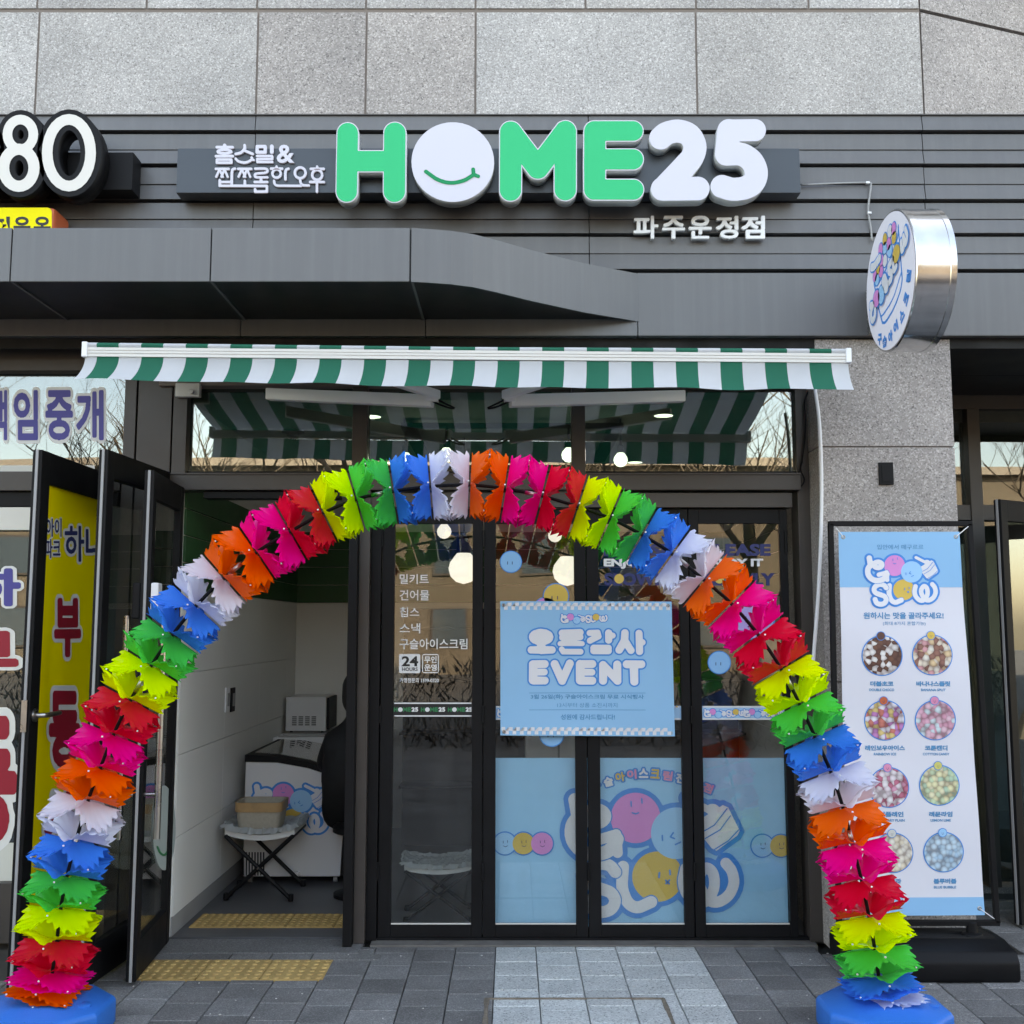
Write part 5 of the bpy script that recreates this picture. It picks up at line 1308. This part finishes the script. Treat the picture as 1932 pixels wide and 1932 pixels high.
for c in (bl_, br_):
    def octo(r, z, ry=None): return [(c.x + (r * (1.0 if ry is None else 1)) * math.cos(R(22.5 + 45 * k)), YR_ + (ry or r) * math.sin(R(22.5 + 45 * k)), z) for k in range(8)]
    m_ = MB(); rings = [octo(.255, .0), octo(.262, .012), octo(.262, .096), octo(.252, .110), octo(.16, .136), octo(.15, .138)]
    vs = [v for r_ in rings for v in r_]
    fs = [(j * 8 + k, j * 8 + (k + 1) % 8, (j + 1) * 8 + (k + 1) % 8, (j + 1) * 8 + k) for j in range(5) for k in range(8)] + [tuple(range(7, -1, -1)), tuple(40 + k for k in range(8))]
    w_ = m_.add(vs, fs).build('weight_tank', blue_pl, ar, .006, 'auto')
    MB().lathe([(.03, .136), (.03, .15), (.022, .152)], (c.x, YR_, 0), 16).build('pole_collar', M['black'], w_)
    MB().lathe([(.03, .11), (.03, .128), (.024, .132)], (c.x + .17, YR_ - .06, 0), 14).build('filler_cap', blue_pl, w_, 0, 'auto')

# ================================================================== inside the shop
FR = thing('chest_freezer', 'white chest freezer with dark glass lid and a round lettered logo on its end', 'freezer', (-1.4, 1.9, 0))
prof = [(-1.70, .045), (-1.085, .045), (-1.07, .34), (-1.05, .60), (-1.15, .665), (-1.3, .715), (-1.5, .75), (-1.70, .755)]
wf = plain('freezer_white', (.66, .66, .67), .3, 0, .03, 2, .5)
MB().prism([(x, 1.325, z) for x, z in prof], (0, .95, 0)).build('body', wf, FR, .006)
MB().prism([(x, 1.318, z) for x, z in ((-1.705, .755), (-1.5, .752), (-1.3, .717), (-1.15, .667), (-1.045, .60), (-1.04, .635), (-1.14, .70), (-1.3, .752), (-1.5, .79), (-1.705, .80))], (0, .96, 0)).build('lid_frame', M['black'], FR, .003)
MB().prism([(x, 1.322, z) for x, z in ((-1.082, .05), (-1.055, .05), (-1.043, .36), (-1.040, .60), (-1.052, .60), (-1.068, .34))], (0, .95, 0)).build('front_trim', M['black'], FR, .002)
MB().prism([(x, 1.40, z) for x, z in ((-1.66, .803), (-1.5, .793), (-1.3, .756), (-1.15, .706), (-1.15, .71), (-1.3, .760), (-1.5, .797), (-1.66, .807))], (0, .82, 0)).build('lid_glass', M['glass'], FR)
for xx in (-1.66, -1.12):
    for yy in (1.37, 2.2): MB().tube([(xx - .012, yy,   .023), (xx + .012, yy, .023)], .022, 12).build('caster', M['grey'], FR, 0, 'auto')
FZ = PY(1.324)
for k in range(8):
    xq = 342.6 + (355 + k * 16.5) * .3293; flat_rect('vent_slot', xq - 1.4, 1174.5 + 1315 * .3293, xq + 1.4, 1174.5 + 1450 * .3293, FZ, M['p_black'], FR, .001, 1)
logo(FR, FZ, 534.6 - 800 * .095, 1498.9 - 540 * .095, .095, False, .0015, 90, True)
c = FZ.at(562, 1648); MB().lathe([(.018, 0), (.018, -.012), (.012, -.02)], c, 14, 0, 'y').build('drain_plug', M['white_pl'], FR, 0, 'auto')
F2 = thing('back_freezer', 'low white freezer against the back wall under the microwave', 'freezer', (-1.4, 2.8, 0))
box('body', wf, F2, -1.76, -.95, 2.42, 3.15, .04, .72, .02); box('top', M['white_pl'], F2, -1.77, -.94, 2.40, 3.16, .722, .80, .01)
box('lid_track', M['grey'], F2, -1.74, -.97, 2.45, 2.475, .80, .806, .001); box('lid_track', M['grey'], F2, -1.74, -.97, 2.60, 2.61, .80, .806, .001)
MBx = thing('microwave_oven', 'white microwave oven with side vents on the back freezer', 'microwave', (-1.6, 2.9, .8))
q = at(540, 1311, 2.72); xm = q.x
box('body', wf, MBx, xm, xm + .31, 2.72, 3.12, .815, 1.075, .008); box('door', M['black'], MBx, xm + .312, xm + .33, 2.74, 3.11, .825, 1.068, .004)
for k in range(4):
    for j in range(5): box('vent', M['blackdark'], MBx, xm + .05 + k * .05, xm + .085 + k * .05, 2.717, 2.7195, .86 + j * .015, .867 + j * .015, 0)
for xx in (xm + .03, xm + .27): box('foot', M['black'], MBx, xx, xx + .02, 2.74, 2.76, .806, .815, 0)
# switches on the left wall
sw = thing('wall_switch', 'white and black switch plates on the white wall inside the entrance', 'switch', (XL, 1.3, 1.2))
for px0, mt in ((427, 'white_pl'), (437, 'black')):
    pl_ = Plane((XL + .0, 0, 0), (1, 0, 0)); a = pl_.at(px0, 1320)
    box('plate', M[mt], sw, XL + .001, XL + .012, a.y - .045, a.y + .045, a.z - .075, a.z + .075, .003)
    box('rocker', M['grey'], sw, XL + .0125, XL + .016, a.y - .02, a.y + .02, a.z - .04, a.z + .04, .001)
# folding stools
crump = film('crumpled_wrap', (.55, .58, .58), .5, .25, .6); canvas = plain('stool_canvas_white', (.62, .63, .62), .7, 0, .05, 9)
def make_stool(name, label):
    t = thing(name, label, 'stool', (0, 0, 0), 'folding stools inside the shop')
    w_, dpt, h_ = .39, .37, .37; hx = w_ / 2
    for yy, s_ in ((0, 1), (.03, -1), (dpt, 1), (dpt - .03, -1)):
        MB().tube([(-hx * s_, yy, h_), (hx * s_, yy, .012)], .0125, 8).build('leg', M['black'], t, 0, 'auto')
        MB().lathe([(.015, 0), (.017, .012), (.015, .04)], (hx * s_, yy, 0), 10).build('foot', M['black'], t, 0, 'auto')
    for xx in (-hx, hx): MB().tube([(xx, -.005, h_), (xx, dpt + .005, h_)], .013, 8).build('seat_bar', M['black'], t, 0, 'auto')
    MB().tube([(0, -.012, .19), (0, .042, .19)], .007, 8).build('pivot', M['steel'], t); MB().tube([(0, dpt - .04, .19), (0, dpt + .012, .19)], .007, 8).build('pivot', M['steel'], t)
    n1, n2 = 20, 14; up = []; dn = []
    for j in range(n2 + 1):
        for i in range(n1 + 1):
            u_ = i / n1 * 2 - 1; v_ = j / n2 * 2 - 1
            z = h_ + .012 - .035 * (1 - u_ * u_)
            up.append((u_ * (hx + .012), dpt / 2 + v_ * (dpt / 2 - .005), z + .032)); dn.append((u_ * (hx + .012), dpt / 2 + v_ * (dpt / 2 - .005), z))
    N = len(up); fs = []
    for j in range(n2):
        for i in range(n1):
            a = j * (n1 + 1) + i; fs += [(a, a + 1, a + n1 + 2, a + n1 + 1), (a + N + n1 + 1, a + N + n1 + 2, a + N + 1, a + N)]
    for i in range(n1): fs += [(i + 1, i, i + N, i + 1 + N), (N - n1 - 1 + i, N - n1 + i, 2 * N - n1 + i, 2 * N - n1 - 1 + i)]
    for j in range(n2): a = j * (n1 + 1); fs += [(a, a + n1 + 1, a + n1 + 1 + N, a + N), (a + n1 + n1 + 1, a + n1, a + n1 + N, a + n1 + n1 + 1 + N)]
    MB().add(up + dn, fs).build('seat', canvas, t, 0, 'auto')
    rr = random.Random(5); n1, n2 = 30, 24; vs = []
    for j in range(n2 + 1):
        for i in range(n1 + 1):
            u_ = i / n1 * 2 - 1; v_ = j / n2 * 2 - 1; edge_ = max(abs(u_), abs(v_))
            cz = .012 * math.sin(i * 1.7 + j * .6) * math.cos(j * 1.3 - i * .4) + rr.uniform(-.006, .006)
            z = h_ + .05 - .035 * (1 - u_ * u_) + .008 + abs(cz) + (.02 if edge_ > .9 else 0) - (.03 if edge_ > .97 else 0)
            vs.append((u_ * (hx + .035) + cz * .6, dpt / 2 + v_ * (dpt / 2 + .02) + cz * .5, z))
    MB().add(vs, [(j * (n1 + 1) + i, j * (n1 + 1) + i + 1, (j + 1) * (n1 + 1) + i + 1, (j + 1) * (n1 + 1) + i) for j in range(n2) for i in range(n1)]).build('plastic_wrap', crump, t, 0, False)
    return t
s1 = make_stool('folding_stool', 'white folding stool in clear wrap with a basket on it, beside the freezer')
s1.location = (-1.50, .89, .002)
s2 = copy_tree(s1); s2['label'] = 'low white wrapped folding stool seen behind the leftmost glass leaf'; s2.location = (-.40, .42, .002); s2.scale = (.92, .8, .74); s2.rotation_euler = (0, 0, R(4))
bk_ = thing('fabric_basket', 'beige mesh basket with a wooden rim band on the folding stool', 'basket', (-1.48, 1.06, .40))
def rrect(cx, cy, hx, hy, r, z, n=6):
    out = []
    for qx, qy, a0 in ((1, 1, 0), (-1, 1, 90), (-1, -1, 180), (1, -1, 270)):
        for k in range(n + 1):
            a = R(a0 + 90 * k / n); out.append((cx + qx * (hx - r) + r * math.cos(a), cy + qy * (hy - r) + r * math.sin(a), z))
    return out
def loftb(nm, rings, mat, cap=True):
    n_ = len(rings[0]); vs = [v for r_ in rings for v in r_]
    fs = [(j * n_ + k, j * n_ + (k + 1) % n_, (j + 1) * n_ + (k + 1) % n_, (j + 1) * n_ + k) for j in range(len(rings) - 1) for k in range(n_)]
    if cap: fs.append(tuple(range(n_ - 1, -1, -1)))
    return MB().add(vs, fs).build(nm, mat, bk_, 0, 'auto')
bcx, bcy = -1.52, 1.03
loftb('fabric', [rrect(bcx, bcy, .115, .095, .03, .372), rrect(bcx, bcy, .13, .11, .035, .47), rrect(bcx, bcy, .135, .112, .035, .565), rrect(bcx, bcy, .128, .106, .035, .565), rrect(bcx, bcy, .122, .10, .035, .40)], plain('basket_linen', (.42, .38, .31), .85, 0, .1, 60, .2, 0, .47))
wood = plain('basket_wood', (.40, .24, .11), .5, 0, .2, 12)
loftb('wood_band', [rrect(bcx, bcy, .136, .114, .037, .51), rrect(bcx, bcy, .141, .119, .037, .51), rrect(bcx, bcy, .143, .121, .037, .565), rrect(bcx, bcy, .138, .116, .037, .565)], wood, False)
# seated person in a black padded coat, mostly hidden by the door post
def skin(name, pts, edges, mat, parent, lvl=2):
    me = bpy.data.meshes.new(name); me.from_pydata([p[0] for p in pts], edges, [])
    o = bpy.data.objects.new(name, me); COL.objects.link(o)
    sk = o.modifiers.new('s', 'SKIN'); sb = o.modifiers.new('d', 'SUBSURF'); sb.levels = lvl; sb.render_levels = lvl
    for v, p in zip(me.skin_vertices[0].data, pts): v.radius = p[1] if isinstance(p[1], tuple) else (p[1], p[1])
    me.skin_vertices[0].data[0].use_root = True
    me2 = bpy.data.meshes.new_from_object(o.evaluated_get(bpy.context.evaluated_depsgraph_get()))
    bpy.data.objects.remove(o)
    for p in me2.polygons: p.use_smooth = True
    return link(name, me2, mat, parent)
HX, HY = -.975, 1.02
pn = thing('person', 'person in a black padded coat seated by the freezer, half hidden by the door post', 'person', (HX, HY, 0))
coat = plain('black_coat', (.008, .008, .009), .7, 0, .2, 12, .3)
ppts = [((HX, HY, .47), (.19, .17)), ((HX, HY + .02, .62), (.21, .17)), ((HX, HY + .04, .80), (.21, .15)), ((HX, HY + .06, .93), (.14, .11)), ((HX, HY + .08, 1.03), (.06, .06)), ((HX, HY + .09, 1.09), (.055, .055)),
        ((HX - .14, HY + .06, .92), .055), ((HX - .19, HY + .12, .76), .06), ((HX - .16, HY + .34, .72), .05), ((HX + .14, HY + .06, .92), .055), ((HX + .19, HY + .12, .76), .06), ((HX + .12, HY + .34, .74), .05),
        ((HX - .10, HY + .12, .46), .10), ((HX - .11, HY + .42, .46), .07), ((HX - .11, HY + .44, .24), .052), ((HX - .11, HY + .43, .06), .04), ((HX - .11, HY + .54, .04), .035),
        ((HX + .10, HY + .12, .46), .10), ((HX + .11, HY + .42, .46), .07), ((HX + .11, HY + .44, .24), .052), ((HX + .11, HY + .43, .06), .04), ((HX + .11, HY + .54, .04), .035)]
skin('body', ppts, [(0, 1), (1, 2), (2, 3), (3, 4), (4, 5), (3, 6), (6, 7), (7, 8), (3, 9), (9, 10), (10, 11), (0, 12), (12, 13), (13, 14), (14, 15), (15, 16), (0, 17), (17, 18), (18, 19), (19, 20), (20, 21)], coat, pn)
flesh = plain('skin', (.45, .27, .19), .55, 0, .05, 20)
bm = bmesh.new(); bmesh.ops.create_icosphere(bm, subdivisions=3, radius=1)
for v in bm.verts:
    x, y, z = v.co; v.co = Vector((HX + x * .072, HY + .10 + y * .09, 1.20 + z * .115 - (.02 * max(0, y) * (z < 0))))
me = bpy.data.meshes.new('head'); bm.to_mesh(me); bm.free(); 
for p in me.polygons: p.use_smooth = True
hd = link('head', me, flesh, pn)
bm = bmesh.new(); bmesh.ops.create_icosphere(bm, subdivisions=3, radius=1)
for v in bm.verts:
    x, y, z = v.co; v.co = Vector((HX + x * .082, HY + .085 + y * .095, 1.225 + z * .112 - (.05 if z < 0 and y < .2 else 0)))
bmesh.ops.delete(bm, geom=[v for v in bm.verts if v.co.y > HY + .145 and v.co.z < 1.27], context='VERTS')
me = bpy.data.meshes.new('hair'); bm.to_mesh(me); bm.free()
for p in me.polygons: p.use_smooth = True
link('hair', me, plain('hair_black', (.01, .009, .008), .5), hd)
MB().lathe([(.012, 1.19), (.016, 1.205), (.008, 1.215)], (HX, HY + .19, 0), 8).build('nose', flesh, hd, 0, True)
for s_ in (-1, 1):
    hx, hy, hz_ = HX - .14 * 1 if s_ < 0 else HX + .10, HY + .40, .72 if s_ < 0 else .74
    hp = [((hx, hy - .06, hz_), (.028, .02)), ((hx, hy, hz_), (.038, .016))]; he = [(0, 1)]
    for f in range(4):
        fx = hx + (f - 1.5) * .019; n_ = len(hp); L_ = (.05, .06, .065, .055)[f]
        hp += [((fx, hy + .03, hz_), .0095), ((fx, hy + .03 + L_ * .6, hz_ - .008), .0085), ((fx, hy + .03 + L_, hz_ - .03), .0075)]; he += [(1, n_), (n_, n_ + 1), (n_ + 1, n_ + 2)]
    n_ = len(hp); tx = hx - .04 * s_ * -1
    hp += [((hx + .035 * (1 if s_ < 0 else -1), hy - .01, hz_ - .005), .011), ((hx + .052 * (1 if s_ < 0 else -1), hy + .03, hz_ - .015), .009)]; he += [(0, n_), (n_, n_ + 1)]
    skin('hand', hp, he, flesh, pn, 1)
# a round stool under the person
s3 = thing('round_stool', 'black round stool under the seated person, behind the door post', 'stool', (HX, HY, 0))
MB().lathe([(.13, .0), (.13, .02), (.03, .04), (.025, .36), (.12, .37), (.14, .38), (.14, .41), (.12, .425)], (HX + .03, HY, .002), 22).build('pedestal', M['black'], s3, 0, 'auto')
# lamps
bulb_m = emit('lamp_glow', (.84, .92, 1.0), 0.9, (.9, .9, .9)); disc_m = emit('downlight_glow', (.84, .92, 1.0), 1.0, (.9, .9, .9))
for k, (px0, py0) in enumerate(((701, 783), (1252, 781), (740, 871), (1198, 870))):
    p = ground(px0, py0, ZC)
    t = thing('ceiling_downlight', ['round ceiling light near the left end of the middle transom', 'round ceiling light high in the right transom', 'round ceiling light low at the left of the middle transom', 'round ceiling light low in the right transom'][k], 'light', (p.x, p.y, ZC), 'ceiling lights')
    MB().lathe([(.066, ZC - .001), (.066, ZC - .010), (.056, ZC - .012), (.056, ZC - .001)], (p.x, p.y, 0), 28).build('trim_ring', M['white_pl'], t, 0, 'auto')
    MB().lathe([(.055, ZC - .004), (.055, ZC - .009)], (p.x, p.y, 0), 28).build('diffuser', disc_m, t)
tk = thing('light_track', 'black square ceiling track carrying bulb lamps inside the shop', 'light track', (0, .9, 2.78))
ta = ground(762, 808, 2.80); tb_ = ground(1172, 806, 2.80)
for (a, b_) in (((ta.x, ta.y), (tb_.x, ta.y)), ((ta.x, ta.y), (ta.x + .05, ta.y + 1.3)), ((tb_.x, ta.y), (tb_.x - .05, ta.y + 1.3))):
    x0, x1 = sorted((a[0], b_[0])); y0, y1 = sorted((a[1], b_[1]))
    box('track_bar', M['black'], tk, x0 - .017, x1 + .017, y0 - .017, y1 + .017, 2.80, 2.83, .002)
for x in (ta.x, tb_.x): MB().tube([(x, ta.y + .02, 2.83), (x, ta.y + .02, ZC)], .006, 6).build('hanger', M['black'], tk)
globe_m = emit('globe_glow', (.80, .90, 1.0), .15, (.8, .8, .8))
def lampset(px0, py0, z, r, label, zt):
    p = ground(px0, py0, z); t = thing('bulb_lamp', label, 'lamp', (p.x, p.y, z), 'bulb lamps inside the shop')
    MB().lathe([(r * .02, -r), (r * .5, -r * .86), (r * .87, -r * .5), (r, 0), (r * .9, r * .42), (r * .62, r * .8), (r * .42, r * 1.05)], (p.x, p.y, z), 22).build('bulb', globe_m if r > .05 else bulb_m, t, 0, True)
    MB().lathe([(r * .44, z + r), (r * .5, z + r * 1.1), (r * .5, z + r * 2.0), (r * .25, z + r * 2.2)], (p.x, p.y, 0), 16).build('socket', M['black'], t, 0, 'auto')
    MB().tube([(p.x, p.y, z + r * 2.1), (p.x, p.y, zt)], .007 if zt < ZC - .02 else .004, 8).build('stem', M['black'], t)
for px0, nm in ((765, 'bulb lamp at the left corner of the black track'), (842, 'bulb lamp second from the left on the black track'), (1073, 'bulb lamp third on the black track, beside the mullion'), (1171, 'bulb lamp at the right corner of the black track')):
    lampset(px0, 868 if px0 in (765, 1171) else 859, 2.62, .043, nm, 2.80)
lampset(875, 1073, 1.99, .10, 'large globe lamp behind the left glass leaf', ZC); lampset(1070, 1078, 1.99, .10, 'large globe lamp behind the second glass leaf', ZC)
lampset(838, 1003, 2.33, .055, 'smaller bulb lamp deep in the shop behind the left leaf', ZC); lampset(1047, 1010, 2.33, .055, 'smaller bulb lamp deep in the shop behind the second leaf', ZC)
cc = thing('security_camera', 'black dome security camera on the shop ceiling seen through the left transom', 'camera', (0, 1, ZC))
p = ground(553, 812, ZC)
MB().lathe([(.07, ZC - .001), (.072, ZC - .015), (.05, ZC - .02)], (p.x, p.y, 0), 24).build('mount', M['black'], cc, 0, 'auto')
MB().lathe([(.042, ZC - .02), (.04, ZC - .04), (.028, ZC - .058), (.01, ZC - .066)], (p.x, p.y, 0), 20).build('dome', plain('dome_gloss', (.01, .01, .012), .08), cc, 0, True)
# dark shelf unit added deep in the shop, widened to darken the panes
sh = thing('darkening_shelf', 'dark shelf unit added behind the glass leaves to darken them', 'shelf', (.5, 2.6, 0))
box('carcass', plain('shelf_dark', (.02, .02, .02), .6), sh, -.82, 1.7, 2.5, 2.7, 0, 1.75, .005)
for k in range(4): box('shelf_board', M['black'], sh, -.82, 1.7, 2.25, 2.499, .45 + k * .38, .47 + k * .38, .002)
wb_ = thing('white_counter_box', 'white appliance standing behind the second glass leaf above the blue sheet', 'appliance', (.2, 1.0, 0))
box('body', wf, wb_, X(992, 1400, .9), X(1086, 1400, .9), .9, 1.4, .0, 1.02, .01); box('door_line', M['grey'], wb_, X(1052, 1400, .9), X(1056, 1400, .9), .895, .8985, .3, 1.0, 0)

# ================================================================== across the street (seen in the glass)
opp = thing('opposite_building', 'sunlit pale brick building across the street, mirrored in the shop glass', 'building', (0, -34, 0))
brick = plain('sunlit_brick', (.105, .09, .072), .85, 0, .2, .7, .2, 0, .3)
MB().box(-40, 40, -46, -34, -.1, 7.7).build('wall', brick, opp)
MB().box(-40.3, 40.3, -46, -33.7, 7.7, 8.0).build('parapet', plain('parapet_pale', (.20, .18, .16), .8), opp)
for r_ in range(2):
    for k in range(22):
        x = -36 + 3.3 * k
        wn = MB().box(x, x + 1.4, -33.99, -33.93, .9 + 2.7 * r_, 2.4 + 2.7 * r_).build('window', M['brown'], opp)
        MB().box(x + .08, x + 1.32, -33.93, -33.925, .98 + 2.7 * r_, 2.32 + 2.7 * r_).build('pane', plain('far_pane', (.05, .07, .09), .1) if 'fp' not in M else M['fp'], wn)
bark = plain('tree_bark', (.09, .072, .055), .9, 0, .25, 6)
def bare_tree(x, y, h_, seed, label):
    rr = random.Random(seed); t = thing('bare_tree', label, 'tree', (x, y, 0), 'bare trees across the street')
    tr_ = MB(); br_m = MB()
    def grow(p, d, L, r, lvl):
        pts = [p]; rad = [r]; q = p.copy(); n_ = 4 if lvl < 2 else 3
        for k in range(n_):
            d = (d + Vector((rr.uniform(-.22, .22), rr.uniform(-.22, .22), rr.uniform(-.05, .16)))).normalized(); q = q + d * L / n_; pts.append(q.copy()); rad.append(r * (1 - .55 * (k + 1) / n_))
        (tr_ if lvl == 0 else br_m).tube(pts, rad, 6 if lvl < 2 else 4 if lvl < 3 else 3, 0, False)
        if lvl >= 4: return
        for c in range({0: 5, 1: 5, 2: 5, 3: 4}[lvl]):
            k = rr.uniform(.35, 1); i0 = min(int(k * n_), n_ - 1); pp = pts[i0].lerp(pts[i0 + 1], k * n_ - i0)
            a = rr.uniform(0, 6.28); side = Vector((math.cos(a), math.sin(a), rr.uniform(.2, .9))).normalized()
            grow(pp, (d * .55 + side).normalized(), L * rr.uniform(.5, .72), rad[i0] * .55, lvl + 1)
    grow(Vector((x, y, 0)), Vector((0, 0, 1)), h_ * .42, h_ * .018, 0)
    tr_.build('trunk', bark, t, 0, True); br_m.build('crown', bark, t, 0, True)
for k, (x, y, h_) in enumerate(((-6.5, -12, 9.5), (-2.2, -10.5, 8.5), (1.2, -12, 9), (3.4, -10.2, 9), (7.0, -12.5, 10), (-10, -11, 9.5), (10.5, -11, 9))):
    bare_tree(x, y, h_, 20 + k, 'leafless street tree across the road, %s, mirrored in the glass' % ['tall, left of centre', 'smaller, nearly opposite the entrance', 'opposite the doors', 'right of the doors', 'tallest, to the right', 'at the far left', 'at the far right'][k])
hr = random.Random(4); hv = MB()
for k in range(9000):
    x = hr.uniform(-14, 14); y = hr.uniform(-9.4, -8.5); z = hr.uniform(-.05, 1.1); a = hr.uniform(0, 6.28); L = hr.uniform(.10, .3)
    d = Vector((math.cos(a) * .5, math.sin(a) * .5, hr.uniform(.2, 1))).normalized() * L; s_ = Vector((hr.uniform(-1, 1), hr.uniform(-1, 1), hr.uniform(-1, 1))).normalized() * .018
    p = Vector((x, y, z)); hv.add([p - s_, p + s_, p + d], [(0, 1, 2)], 0 if k % 3 else 1)
he = hv.build('hedge', [plain('hedge_twig', (.05, .04, .03), .9), plain('hedge_leaf', (.16, .12, .03), .8)], None); tag(he, 'dense twiggy hedge along the far kerb', 'hedge', None, 'stuff')
